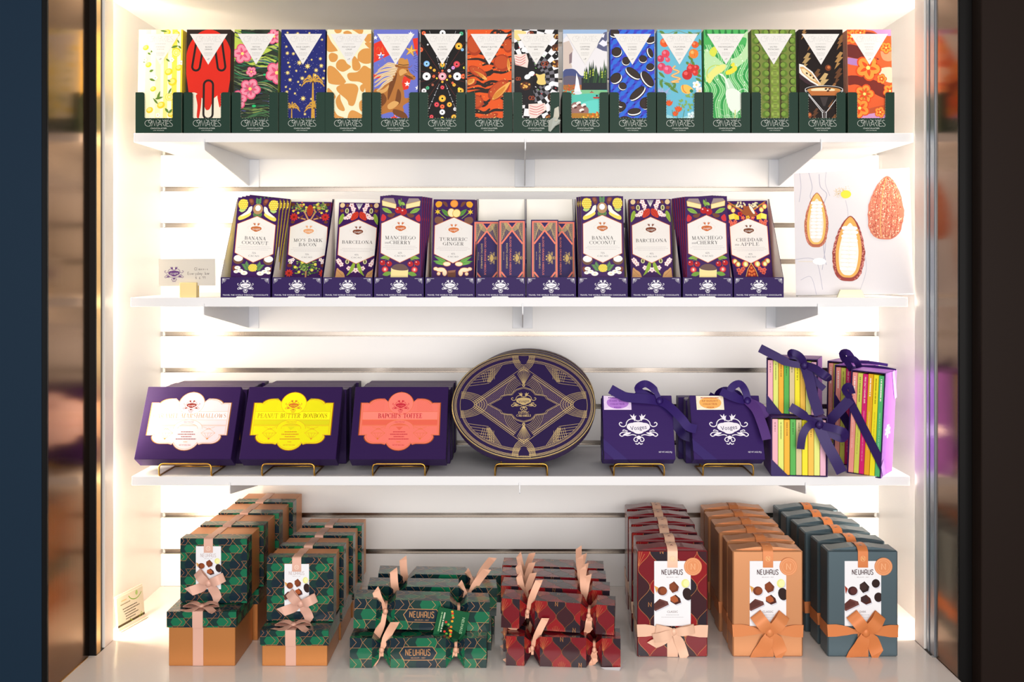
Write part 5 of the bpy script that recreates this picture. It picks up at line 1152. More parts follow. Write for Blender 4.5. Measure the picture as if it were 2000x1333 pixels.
# the oval box
OW, OH, OD = 145.0, 113.0, 38.0
def oval(with_art=True):
    mb = MB(); n = 72
    def ring(y, f, dz=0): return [((OW+f)*math.cos(2*math.pi*i/n), y, OH+(OH+f)*math.sin(2*math.pi*i/n)) for i in range(n)]
    prof = [(0, -1.2), (1.0, 0), (20, 0), (20.6, -1.0), (OD-1, -1.0), (OD, -2)]
    rs = [ring(y, f) for y, f in prof]; V = [p for r_ in rs for p in r_]
    mb.add(V, [list(range(n))], PV, 'grain_card'); mb.add(V, [[(len(rs)-1)*n+i for i in range(n)][::-1]], PV, 'grain_card')
    F = [(j*n+i, j*n+n+i, j*n+n+(i+1) % n, j*n+(i+1) % n) for j in range(len(rs)-1) for i in range(n)]
    mb.add(V, F, (60,36,88), 'grain_card')
    mb.add([p for r_ in (rs[0], rs[1]) for p in r_], [(i, n+i, n+(i+1) % n, (i+1) % n) for i in range(n)], (214,186,120), 'foil')
    if not with_art: return mb
    gd = (226,198,140); dk = (36,20,66)
    reg = [(OW+(OW-1.4)*math.cos(2*math.pi*i/64), OH+(OH-1.4)*math.sin(2*math.pi*i/64)) for i in range(64)]
    c = Canvas(mb, 2*OW, 2*OH, lambda x, y, l: (x-OW, -l, 2*OH-y), 'print', reg)
    X, Y = OW, OH
    el = lambda f, g_=None: [(X+(OW-f)*math.cos(2*math.pi*i/64), Y+(OH-f)*math.sin(2*math.pi*i/64)) for i in range(64)]
    c.poly(el(1.6), (30,22,44)); c.poly(el(6.5), dk)
    S_ = lambda L, w_: c.strokes(L, w_, gd, 'foil')
    for f, w_ in ((1.8,1.5),(5.5,.7),(7.5,.7),(9.5,.6),(17,.7),(19,.6),(21.5,.6)): c.stroke(el(f), w_, gd, True, 'foil')
    sx, sy = OW/141.0, OH/104.0
    P = lambda a, b: (X+a*sx, Y+b*sy)
    # corner weaves
    reg0 = c.reg; c.reg = [(X+(OW-22)*math.cos(2*math.pi*i/48), Y+(OH-22)*math.sin(2*math.pi*i/48)) for i in range(48)]
    for u in (-1, 1):
        for v in (-1, 1):
            q = []
            for i in range(7):
                q += [[P(u*(35+4*i), v*90), P(u*(66+1.0*i), v*44), ], [P(u*(126-3*i), v*(34+5.4*i)), P(u*(68-1.5*i), v*(42+5.4*i))]]
                q.append([P(u*(58+3.4*i), v*(50-1.0*i)), P(u*(58+4.4*i), v*(72-1.3*i)), P(u*(92+2.0*i), v*(66-3.2*i))][:2])
            S_(q, .6)
    c.reg = reg0
    # diamond
    for f, w_ in ((1.0,1.3),(1.05,.7),(.95,.6)): c.stroke([P(-101*f, 0), P(0, -71*f), P(101*f, 0), P(0, 71*f)], w_, gd, True, 'foil')
    c.poly([P(-94, 0), P(0, -66), P(94, 0), P(0, 66)], (62,44,80))
    dots = []
    for i in range(-46, 47):
        for j in range(-33, 34):
            if (i+j) % 2 == 0 and abs(i)/47+abs(j)/33 < .98: dots.append([(P(i*2, j*2)[0]+.42*math.cos(t), P(i*2, j*2)[1]+.42*math.sin(t)) for t in (0, 1.57, 3.14, 4.71)])
    c.many(dots, gd)
    for f in (1,): c.stroke([P(-94, 0), P(0, -66), P(94, 0), P(0, 66)], .8, gd, True, 'foil')
    # four arched petals above and below, at the ends
    for v in (-1, 1):
        body = [P(38*math.cos(R(a)), v*(16+39*math.sin(R(a)))) for a in range(0, 181, 12)]
        c.poly(body, dk)
        for r_ in range(38, 22, -3): S_([[P(r_*math.cos(R(a)), v*(16+(r_+1)*math.sin(R(a)))) for a in range(0, 181, 10)]], .6)
        fan = [[P(0, v*38), P(20*math.sin(R(a)), v*(38+31*math.cos(R(a))))] for a in range(-40, 41, 8)]
        c.poly([P(0, v*36), P(20, v*60), P(0, v*68), P(-20, v*60)], dk); S_(fan, .6); c.ell(*P(0, v*38), 3, 3, gd, m='foil'); c.ell(*P(0, v*38), 1.2, 1.2, dk)
        for r_ in (27, 24.4, 21.8, 19.2, 16.6, 14): S_([[P(r_*.82*math.cos(R(a)), v*(97-r_*1.12*math.sin(R(a)))) for a in range(0, 181, 10)]], .8)
        c.poly([P(10*math.cos(R(a)), v*(97-17*math.sin(R(a)))) for a in range(0, 181, 15)], dk)
        for r_ in (27, 24.4, 21.8, 19.2, 16.6, 14): S_([[P(v*(123-r_*1.9*math.sin(R(a))), r_*.92*math.cos(R(a))) for a in range(0, 181, 10)]], .8)
        c.poly([P(v*(123-26*math.sin(R(a))), 11*math.cos(R(a))) for a in range(0, 181, 15)], dk)
    pl = [(-70,0),(-47,-12),(-44,-17),(-36,-19),(-24,-20),(-19,-26),(-14,-30),(0,-34),(14,-30),(19,-26),(24,-20),(36,-19),(44,-17),(47,-12),(70,0),(47,12),(44,17),(36,19),(24,20),(19,26),(14,30),(0,34),(-14,30),(-19,26),(-24,20),(-36,19),(-44,17),(-47,12)]
    c.poly([P(*p) for p in pl], dk); c.stroke([P(*p) for p in pl], .9, gd, True, 'foil'); c.stroke([P(p[0]*.94, p[1]*.94) for p in pl], .5, gd, True, 'foil')
    emblem(c, X, Y-8, 54, gd, dk, 'foil'); serif(c, 'EXOTIC', X, Y+17, 4.4, gd, w=21, m='foil', thick=.24, thin=.1); serif(c, 'CARAMELS', X, Y+23, 4.4, gd, w=29, m='foil', thick=.24, thin=.1)
    c.text('NET WT 9.2 OZ (260.8g)', X, 2*OH-6, 2.6, gd, w=28)
    return mb
ob = oval().build('oval_box'); put(ob, 5, 9.5, Z3+31, rx=-27)
tag(ob, 'dark purple oval box with gold line work, leaning on a brass easel', 'oval box', 'purple oval boxes')
ov2 = oval(False).build('oval_box')
for k in range(3):
    q = ov2 if k == 0 else ov2.copy()
    if k: COL.objects.link(q)
    put(q, 10+3*k, 150+43*k, Z3+2.5); tag(q, '%s upright oval box behind the gold patterned one' % ('first', 'second', 'rearmost')[k], 'oval box', 'oval boxes behind the front one')
easel(0, 51, 'brass wire easel under the oval box')
# square boxes tied with a ribbon
def ribbon_box(kind):
    W, H, D = 140, 131, 33; t = thing('ribbon_box', 0, 0, Z3, '', 'gift box')
    mb = MB(); mb.box(-W/2, W/2, 0, D, 0, H, (52,30,92), 'grain_card', ch=.8); c = Canvas(mb, W, H, org=(-W/2, 0)); wh = (236,232,240)
    emblem(c, W/2+ (0 if kind == 'a' else 4), 66, 82, wh, (52,30,92)); c.text('NET WT 3.4OZ (97g)', W-19, H-15, 3.0, wh, w=26)
    base, tint, ink = ((232,214,240),(176,120,206),(110,50,150)) if kind == 'a' else ((246,236,214),(238,176,96),(190,90,50))
    x0 = 3 if kind == 'a' else 13
    c.rect(x0, .8, x0+55, 30, base)
    for s_ in (-1, 1):
        for k in range(5): c.stroke(arc(x0+27+s_*27, 15, 3+2.2*k, 3+2.2*k, 90 if s_ > 0 else -90, 270 if s_ > 0 else 90, 8), .35, tint)
    c.blob([(x0+6,16),(x0+10,8),(x0+28,4),(x0+46,8),(x0+50,16),(x0+44,24),(x0+28,28),(x0+12,24)], tint)
    c.lines(x0+27.5, 5, 46, 1, 1, 2, ink); c.lines(x0+27.5, 24.8, 18, 1, 1, 1.6, ink)
    for i, (tx, w_) in enumerate((('DARK MILK' if kind == 'a' else 'IGP HAZELNUT', 32), ('COLLECTION', 28))): serif(c, tx, x0+27.5, 11.4+6.6*i, 3.4, ink, w=w_, thick=.22, thin=.09)
    mb.build('box', t)
    # ribbon: two diagonals round the corners, and the bow
    P = (46,25,98); mb = MB()
    mb.prism([(-70.4,42),(-70.4,18),(-51,-.4),(-24,-.4)], -.8, -.3, P, 'satin')
    ribbon_strip(mb, [(-70.6,0,30), (-70.6,D-2,40)], 22, P, plane=(0,0,1)); ribbon_strip(mb, [(-37,0,-.6), (-24,D-2,-.6)], 22, P, plane=(1,0,0))
    mb.build('ribbon', t); mb = MB()
    mb.prism([(18,131.4),(42,131.4),(70.4,104),(70.4,84)], -.8, -.3, P, 'satin'); mb.prism([(18,131.4),(42,131.4),(36,131.9),(20,131.9)], 0, D-2, P, 'satin')
    mb.build('ribbon', t)
    mb = MB(); K = (45,-8,117)
    if kind == 'a':
        ribbon_strip(mb, smooth([(K[0],-6,K[2]+1),(18,-12,120),(-20,-10,124),(-36,-12,130),(-54,-14,140)],4), 20, P)
        ribbon_strip(mb, smooth([(K[0],-10,K[2]),(34,-16,138),(18,-22,148),(6,-18,146),(2,-10,140),(14,-6,132),(34,-6,120)],4), [10]*4+[15]*21, P)
        ribbon_strip(mb, smooth([(K[0],-8,K[2]),(62,-14,104),(84,-18,78),(96,-16,62),(112,-18,56)],4), 18, P)
    else:
        ribbon_strip(mb, smooth([(K[0]-2,-6,K[2]+2),(28,-10,120),(10,-12,126),(-8,-12,136)],4), 17, P)
        ribbon_strip(mb, smooth([(K[0],-9,K[2]),(40,-16,136),(30,-22,148),(18,-18,146),(12,-10,136),(28,-6,122)],4), 15, P)
        ribbon_strip(mb, smooth([(K[0],-9,K[2]),(58,-16,96),(66,-20,66),(72,-22,34)],4), 19, (84,52,120))
        ribbon_strip(mb, smooth([(K[0],-7,K[2]),(68,-12,104),(82,-12,84)],4), 15, (84,52,120))
    bow(mb, K[0]-1, K[2], -7, [], [], 16, P, knot=7)
    mb.build('bow', t)
    return t
ra = ribbon_box('a'); put(ra, 233, 9.5, Z3+31, rx=-25); ra['label'] = 'purple box with a lilac corner label and violet bow, on an easel'
rb = ribbon_box('b'); put(rb, 409, 9.5, Z3+31, rx=-25); rb['label'] = 'purple box with an orange corner label and violet bow, on an easel'
for o in (ra, rb): o['group'] = 'square boxes tied with violet ribbon'
copy_thing(ra, 238, 128, Z3+.5, 'upright purple ribbon box standing behind the one with the lilac label', rx=0)
copy_thing(rb, 412, 128, Z3+.5, 'upright purple ribbon box standing behind the one with the orange label', rx=0)
copy_thing(rb, 404, 176, Z3+.5, 'rearmost upright ribbon box behind the one with the orange label', rx=0)
easel(230, 49, 'brass wire easel under the box with the lilac label'); easel(404, 49, 'brass wire easel under the box with the orange label')

# ---- slipcases of mini bars
def slip_thing(name, W, H, D, n, cols, x, y, z, rz, ry, label, outer, grp, where, ink=(120,90,110)):
    """an open fronted case and, separately, the mini bars that stand in it"""
    t = 2.0; case = thing(name, x, y, z, label, 'slipcase', 'slipcases of mini bars', 0, ry, rz); mb = MB(); dk = (48,26,80)
    mb.box(0, t, 0, D, 0, H, dk, 'print', ch=.3, cols={'l': (outer, 'print')}); mb.box(W-t, W, 0, D, 0, H, dk, 'print', ch=.3, cols={'r': (outer, 'print')})
    mb.box(t, W-t, 0, D, 0, t, dk, 'print'); mb.box(t, W-t, 0, D, H-t, H, dk, 'print', cols={'t': (outer, 'print')}); mb.box(t, W-t, D-t, D, t, H-t, dk, 'print')
    if H > 150:
        c = Canvas(mb, D, H, lambda u, v, l: (W+l, u, H-v)); emblem(c, D*.42, H*.56, 36, (246,236,250), outer)
    mb.build('case', case)
    M = Matrix.Translation((x, y, z)) @ Matrix.Rotation(R(rz), 4, 'Z') @ Matrix.Rotation(R(ry), 4, 'Y')
    wb = (W-2*t-1.0)/n
    for i in range(n):
        col, cname = cols[i]
        mb = MB(); mb.box(0, wb-.9, 0, D-t-6, 0, H-2*t-3-(i*7 % 3)*.6, col, 'print', ch=.4)
        c = Canvas(mb, wb-.9, H-2*t-3)
        if H < 150: vmarks(c, (wb-.9)/2, 6, 24+(i*7 % 4)*5, 2.2, tuple(int(v*.66) for v in col), i+3)
        else:
            ik = (250,240,230) if i in (0, 2, 3, 5) else tuple(int(v*.62) for v in col)
            if i == 2: c.text('PINK SALT CARAMEL BAR', (wb-.9)/2, 33, 3.0, ik, w=52, rot=90)
            else: vmarks(c, (wb-.9)/2, 8, 44+(i*5 % 3)*7, 2.4, ik, i+11)
            vmarks(c, (wb-.9)/2, 74, 150+(i % 3)*12, 1.7, tuple(int(v*.4+w_*.6) for v, w_ in zip(ik, col)), i+31)
        b = mb.build('mini_bar'); p = M @ Vector((t+.6+i*wb, 1.4+(i*5 % 3)*.5, t+.1)); put(b, *p); b.rotation_euler = (0, R(ry), R(rz))
        tag(b, '%s mini bar spine %s' % (cname, where), 'mini bar', grp)
    return case, M
pk, lm, og, gn, bg, yl, am, pl_ = (236,176,188), (222,230,120), (240,180,60), (90,176,84), (214,196,150), (240,226,50), (238,190,80), (232,180,200)
C9 = [(pk,'leftmost pink'),(lm,'lime'),(og,'first orange'),(gn,'green'),(bg,'beige'),(yl,'yellow'),(am,'second orange'),((226,232,130),'pale lime'),(pl_,'rightmost pink')]
PR = (44,25,86)
s2, M2 = slip_thing('slipcase', 108, 116, 112, 9, C9, 489, 4, Z3, -6, 0, 'short purple slipcase of nine mini bars standing on the shelf', (84,50,116), 'mini bars of the lower short slipcase', 'in the lower short slipcase')
s1, M1 = slip_thing('slipcase', 99, 112, 80, 9, C9, 488, 38, Z3+116.6, -22, 0, 'short purple slipcase of nine mini bars stacked on the lower one', (128,84,150), 'mini bars of the upper short slipcase', 'in the upper short slipcase')
C6 = [((232,150,140),'salmon'),((206,206,90),'lime'),((206,36,110),'magenta'),((226,166,40),'amber'),((234,220,40),'yellow'),((84,176,110),'green')]
s3, M3 = slip_thing('slipcase', 67, 206, 74, 6, C6, 646, 33, Z3, -36, 2.6, 'tall lilac slipcase of six mini bars at the shelf end', (116,68,146), 'mini bars of the front tall slipcase', 'in the front tall slipcase')
s4, M4 = slip_thing('slipcase', 67, 206, 74, 6, C6, 647, 125, Z3, -36, 1.0, 'tall lilac slipcase of six mini bars just behind the front tall one', (116,68,146), 'mini bars of the middle tall slipcase', 'in the middle tall slipcase')
s5, M5 = slip_thing('slipcase', 67, 206, 74, 6, C6, 658, 212, Z3, -36, 1.0, 'rearmost tall lilac slipcase of six mini bars', (116,68,146), 'mini bars of the rear tall slipcase', 'in the rear tall slipcase')
def rib(parent, strips, knots=(), col=PR, name='ribbon', alt=None):
    if name == 'bow' or knots:
        mb = MB()
        for path, w_ in strips: ribbon_strip(mb, smooth(path, 4) if len(path) > 2 else path, w_, col)
        for x, y, z, k in knots: bow(mb, x, z, y, [], [], 14, col, knot=k)
        return mb.build('bow', parent)
    for path, w_ in strips:
        mb = MB(); ribbon_strip(mb, smooth(path, 4) if len(path) > 2 else path, w_, col); mb.build(name, parent)
# upper short case (local frame: width 99, height 112)
def band(parent, pts):
    mb = MB(); mb.prism(pts, -1.0, -.4, PR, 'satin'); mb.build('ribbon', parent)
band(s1, [(-.2,40),(-.2,6),(5,0),(32,0)])
rib(s1, [([(72,-8,100),(45,-12,104),(18,-16,118),(-10,-18,132)], [13]*5+[17]*8), ([(74,-9,98),(72,-16,112),(64,-22,122),(52,-24,126),(50,-16,120),(62,-12,116),(74,-8,104)], 13), ([(76,-9,98),(84,-14,74),(92,-18,40),(104,-20,6)], 20),
         ([(76,-8,100),(94,-16,96),(114,-22,84),(120,-14,78),(112,-8,80),(96,-6,90),(80,-6,96)], 15), ([(78,-6,94),(96,-10,70),(112,-10,56)], 12)], [(74,-8,100,7)], name='bow')
band(s2, [(-.2,34),(-.2,3),(3,0),(34,0)]); band(s2, [(70,116),(96,116),(108.2,90),(108.2,56)])
rib(s2, [([(88,-8,104),(66,-14,118),(48,-18,130),(34,-16,138)], [12]*5+[17]*8), ([(86,-8,104),(70,-14,102),(58,-16,84),(54,-14,56)], 15), ([(92,-8,102),(104,-14,100),(124,-22,96),(136,-20,90),(134,-14,78),(120,-10,82),(100,-8,92)], 15),
         ([(90,-9,100),(102,-14,70),(118,-16,40),(132,-14,12)], 21)], [(90,-9,103,7)], name='bow')
band(s3, [(-.2,160),(-.2,128),(67.2,12),(67.2,46)])
rib(s3, [([(2,-4,148),(-26,-16,110),(-52,-20,74)], 20), ([(2,-4,150),(-8,-12,166),(2,-14,176),(8,-10,160)], 12)], [])
mb = MB(); ribbon_strip(mb, [(67.8,2,30),(67.9,20,0.5)], 18, (130,90,165), plane=(0,.5,.5)); mb.build('ribbon', s3)
mb = MB(); ribbon_strip(mb, [(67.8,48,206),(67.9,72,150)], 16, (150,100,180), plane=(0,1,.2)); mb.build('ribbon', s3)
band(s4, [(-.2,150),(-.2,118),(67.2,12),(67.2,46)])
rib(s4, [([(38,-6,198),(30,-14,218),(46,-18,222),(54,-12,206),(46,-6,190),(48,-6,170)], 13)], [(42,-5,200,6)])
rib(s5, [([(44,-6,204),(36,-14,224),(50,-18,228),(60,-12,208),(48,-5,204)], 14), ([(50,-6,206),(90,-8,210),(130,-8,207)], 6)], [(48,-5,204,6)])
rib(s4, [([(50,-4,206),(90,-6,208),(126,-6,204)], 7)])
# ---------------------------------------------------------------- counter: patterned gift boxes, crackers, wrapped boxes
CU = (196, 128, 84); TAN = (196, 128, 70); ROSE = (214, 168, 150)
def green_pat(c, W, H, px=42.0, py=15.0, hw=14.0, hh=7.6, ox=0, oy=0, cu=CU):
    c.rect(0, 0, W, H, (20, 52, 50)); gcol = [(20,104,72), (16,38,50), (26,84,66), (14,46,48)]
    P = [[], [], [], []]; L = []; D = []
    for j in range(-1, int(H/py)+2):
        for i in range(-1, int(W/px)+2):
            x = i*px+(j % 2)*px/2+ox; y = j*py+oy+4
            h = [(x-hw, y), (x-hw+4.5, y-hh), (x+hw-4.5, y-hh), (x+hw, y), (x+hw-4.5, y+hh), (x-hw+4.5, y+hh)]
            P[(i*2+(j//2)) % 2 if j % 2 else 1-((i+j//2) % 2)].append(h)
            L.append([(x+hw-4.5, y-hh), (x+hw-.6, y-1.5), (x+hw-.6, y+1.5), (x+hw-4.5, y+hh), (x-hw+4.5, y+hh)])
            D += [[(x+hw, y), (x+px-hw, y+py)], [(x+hw, y+.5), (x+px-hw, y-py)]]
    for k in range(4):
        if P[k]: c.many(P[k], gcol[k])
    q = []
    for l_ in L+D: q += Canvas.SK(l_, .7)
    c.many(q, cu, 'foil')
def red_pat(c, W, H, px=34.0, py=44.0, ox=0, oy=0):
    c.rect(0, 0, W, H, (96,22,28)); cols = [(142,24,30), (58,26,34), (116,20,32), (40,30,40)]; q = []; tx = []; fans = []; P = [[], [], [], []]
    for j in range(-1, int(H/py*2)+3):
        for i in range(-1, int(W/px)+2):
            x = i*px+(j % 2)*px/2+ox; y = j*py/2+oy
            pr = [(.25*(1+math.cos(2*math.pi*(t_/12-.5))), t_/12-.5) for t_ in range(13)]
            s_ = [(x+px*a, y+py*b) for a, b in pr]+[(x-px*a, y+py*b) for a, b in pr[::-1][1:-1]]
            k = (i*3+j*2+(j//2)) % 4; P[k].append(s_); q += Canvas.SK(s_, .55, True)
            if k == 0 and j % 2 == 0: fans += [[(x, y+py*.42), (x+px*.36*math.sin(R(a)), y+py*(.42-.55*math.cos(R(a))))] for a in (-50, -32, -16, 0, 16, 32, 50)]
            if k == 3: tx.append((x, y))
    for k in range(4):
        if P[k]: c.many(P[k], cols[k])
    for f in fans: q += Canvas.SK(f, .45)
    for x, y in tx: q += Canvas.SK([(x-2.6, y+4), (x-2.6, y-4), (x+2.6, y+4), (x+2.6, y-4)], 1.1)
    c.many(q, (206,140,84), 'foil')
def choc_card(c, w, h, word=None, dark=False, big=True):
    c.rect(0, 0, w, h, (232,232,236)); k = w/68.0
    deco(c, w/2, h*.17 if big else 17, 41*k if big else 30, 9*k if big else 6.4, (70,40,44) if big else (190,170,170), t=1.3*k if big else .7)
    c.text('BELGIUM - 1857', w/2, (h*.17 if big else 17)+(9.5*k if big else 6), 1.8*k, (150,130,130), w=22*k)
    Y = lambda v: v*h/122.0; b1, b2, b3 = (74,36,28), (112,56,34), (46,30,28)
    def piece(pts, col, hi=None):
        q = [(x*k, Y(y)) for x, y in pts]; c.poly([(x+1.6*k, y+2.2*k) for x, y in q], (206,206,216)); c.poly(q, col)
        if hi: c.poly([((x*3+q[0][0])/4, (y*3+q[0][1])/4) for x, y in q], hi)
    E = Canvas.E
    piece([(0,46),(8,50),(4,60)] if not dark else [(0,46),(6,52),(2,62)], (214,158,84) if not dark else (150,50,30))
    piece(E(15, 56, 9, 8.4), b2 if not dark else (60,30,30), (140,72,40) if not dark else (84,44,42))
    piece([(28,44),(37,38),(46,48),(44,56),(34,60),(28,52)], b2 if not dark else b3, (130,66,38) if not dark else (60,40,38)); piece(E(58, 42, 7.6, 8.2), (226,226,140) if not dark else b3, (236,236,170) if not dark else None)
    piece(E(62, 62, 9, 12, -15), b3) if not dark else piece(E(63, 68, 8, 9), b3)
    piece([(30,68),(40,63),(48,70),(50,78),(40,82),(30,76)], b1, (166,86,48) if not dark else (60,38,38)); piece([(0,80),(10,71),(25,76),(27,82),(2,94),(0,92)], (104,62,58), (86,46,42))
    if word:
        c.text(word, w/2, h*.78, 4*k, (120,100,100), w=(20 if len(word) > 4 else 12)*k); c.lines(w/2, h*.83, 30*k, 1, 1, 1.1*k, (190,186,190)); c.lines(w/2, h*.865, 52*k, 1, 1, 1.1*k, (200,196,200))
def paper_box_faces(mb, x0, x1, y0, y1, z0, z1, pat, col, only='frltd'):
    """box whose faces carry the printed pattern"""
    mb.box(x0, x1, y0, y1, z0, z1, col, 'print_gloss', ch=.6)
    W, D, H = x1-x0, y1-y0, z1-z0; e = .02
    if 'f' in only: pat(quad_canvas(mb, (x0+.3,y0-e,z1-.3), (x1-.3,y0-e,z1-.3), (x1-.3,y0-e,z0+.3), (x0+.3,y0-e,z0+.3), W, H, 'print_gloss'), W, H)
    if 't' in only: pat(quad_canvas(mb, (x0+.3,y1-.3,z1+e), (x1-.3,y1-.3,z1+e), (x1-.3,y0+.3,z1+e), (x0+.3,y0+.3,z1+e), W, D, 'print_gloss'), W, D)
    if 'r' in only: pat(quad_canvas(mb, (x1+e,y0+.3,z1-.3), (x1+e,y1-.3,z1-.3), (x1+e,y1-.3,z0+.3), (x1+e,y0+.3,z0+.3), D, H, 'print_gloss'), D, H)
    if 'l' in only: pat(quad_canvas(mb, (x0-e,y1-.3,z1-.3), (x0-e,y0+.3,z1-.3), (x0-e,y0+.3,z0+.3), (x0-e,y1-.3,z0+.3), D, H, 'print_gloss'), D, H)
def low_box(W, Hb, Hl, D):
    """a lidded box with a ribbon and a bow on the lid"""
    t = thing('lidded_box', 0, 0, 0, '', 'gift box'); w = W/2
    mb = MB(); mb.box(-w+3, w-3, 3, D-3, 0, Hb+4, TAN, 'pearl', ch=.8); mb.build('body', t)
    mb = MB(); paper_box_faces(mb, -w, w, 0, D, Hb, Hb+Hl, green_pat, (20,52,50)); mb.build('lid', t)
    rx = -7; mb = MB(); H = Hb+Hl
    ribbon_strip(mb, [(rx,3-.5,.6), (rx,3-.5,Hb-.5)], 19, ROSE, plane=(1,0,0)); ribbon_strip(mb, [(rx,-.5,Hb-.5), (rx,-.5,H-1), (rx,-.3,H+.3), (rx,2,H+.5), (rx,D,H+.5)], 19, ROSE, plane=(1,0,0))
    mb.build('ribbon', t)
    mb = MB(); bow(mb, 0, 0, -.5, [(165,34,7), (20,30,7)], [(215,34), (-38,34)], 15, ROSE, knot=5.5); b = mb.build('bow', t); b.location = ((rx+2)*S, 17*S, (H+1.2)*S); b.rotation_euler = (R(-90), 0, 0)
    return t
def stand_box(W, H, Dl, Db, bow_dx, bow_z, cardx, cardw, card_top, card_h):
    """the same kind of box stood on its side, the patterned lid to the front, with a card and a bow"""
    t = thing('lidded_box', 0, 0, 0, '', 'gift box'); w = W/2
    mb = MB(); mb.box(-w+2.5, w-2.5, Dl-3, Dl+Db, 2.5, H-2.5, TAN, 'pearl', ch=.8); mb.build('body', t)
    mb = MB(); paper_box_faces(mb, -w, w, 0, Dl, 0, H, green_pat, (20,52,50)); mb.build('lid', t)
    mb = MB(); mb.box(cardx, cardx+cardw, -1.2, -.5, H-card_top-card_h, H-card_top, (240,240,244), 'print_matt'); choc_card(Canvas(mb, cardw, card_h, lambda x, y, l: (cardx+x, -1.2-l, H-card_top-y)), cardw, card_h, None, big=False); mb.build('card', t)
    rx = cardx+cardw/2; mb = MB(); ribbon_strip(mb, [(rx,-1.8,H-26), (rx,-1.6,H-2), (rx,-.6,H+.5), (rx,2,H+.6), (rx,Dl,H+.6), (rx,Dl+1,H-2), (rx,Dl+Db,H-1.9)], 17, ROSE, plane=(1,0,0))
    c = Canvas(mb, 17, 26, lambda x, y, l: (rx-8.5+x, -2.1-l, H-y)); c.stroke(arc(8.5, 18, 4, 4, 0, 360, 14), .6, (246,226,210)); c.stroke([(7,20.5),(7,15.5),(10,20.5),(10,15.5)], .6, (246,226,210))
    mb.build('ribbon', t)
    mb = MB(); bow(mb, bow_dx, bow_z, -2.5, [(22,31,9), (135,30,9)], [(203,36), (-62,34)], 17, ROSE, knot=6); mb.build('bow', t)
    return t
GB = 'green and copper boxes with rose ribbons'
NTH = ['front', 'second', 'third', 'rearmost']
la = low_box(127, 71, 29, 125); sa = stand_box(125, 120, 32, 62, -8, 38, -33, 47, 14, 80)
for k in range(3):
    lab = 'tall green-lidded copper box, %s in the bottom layer of the leftmost stack' % NTH[k if k < 2 else 3]
    y = -136+k*127.5; x = -582+6.5*k*1.275
    if k == 0: put(la, x, y, ZF+.2); la['label'] = lab; la['group'] = GB
    else: copy_thing(la, x, y, ZF+.2, lab)
for k in range(4):
    lab = 'upright green patterned box, %s of the four on the leftmost stack' % NTH[k]
    y = -92+k*97; x = -573+(6.8)*k
    if k == 0: put(sa, x, y, ZF+101.5, rz=-1); sa['label'] = lab; sa['group'] = GB
    else: copy_thing(sa, x, y, ZF+101.5, lab)
lb_ = low_box(125, 38, 28, 124); sb = stand_box(125, 119, 26, 42, 2, 34, -29, 46, 12, 88)
for k in range(3):
    lab = 'low green-lidded copper box, %s in the bottom layer of the second stack' % NTH[k if k < 2 else 3]
    y = -136+k*126.5; x = -413+2.5*k
    if k == 0: put(lb_, x, y, ZF+.2); lb_['label'] = lab; lb_['group'] = GB
    else: copy_thing(lb_, x, y, ZF+.2, lab)
for k in range(4):
    lab = 'upright green patterned box, %s of the four on the second stack' % NTH[k]
    y = -92+k*77; x = -412+5.5*k
    if k == 0: put(sb, x, y, ZF+67.5, rz=-1); sb['label'] = lab; sb['group'] = GB
    else: copy_thing(sb, x, y, ZF+67.5, lab)

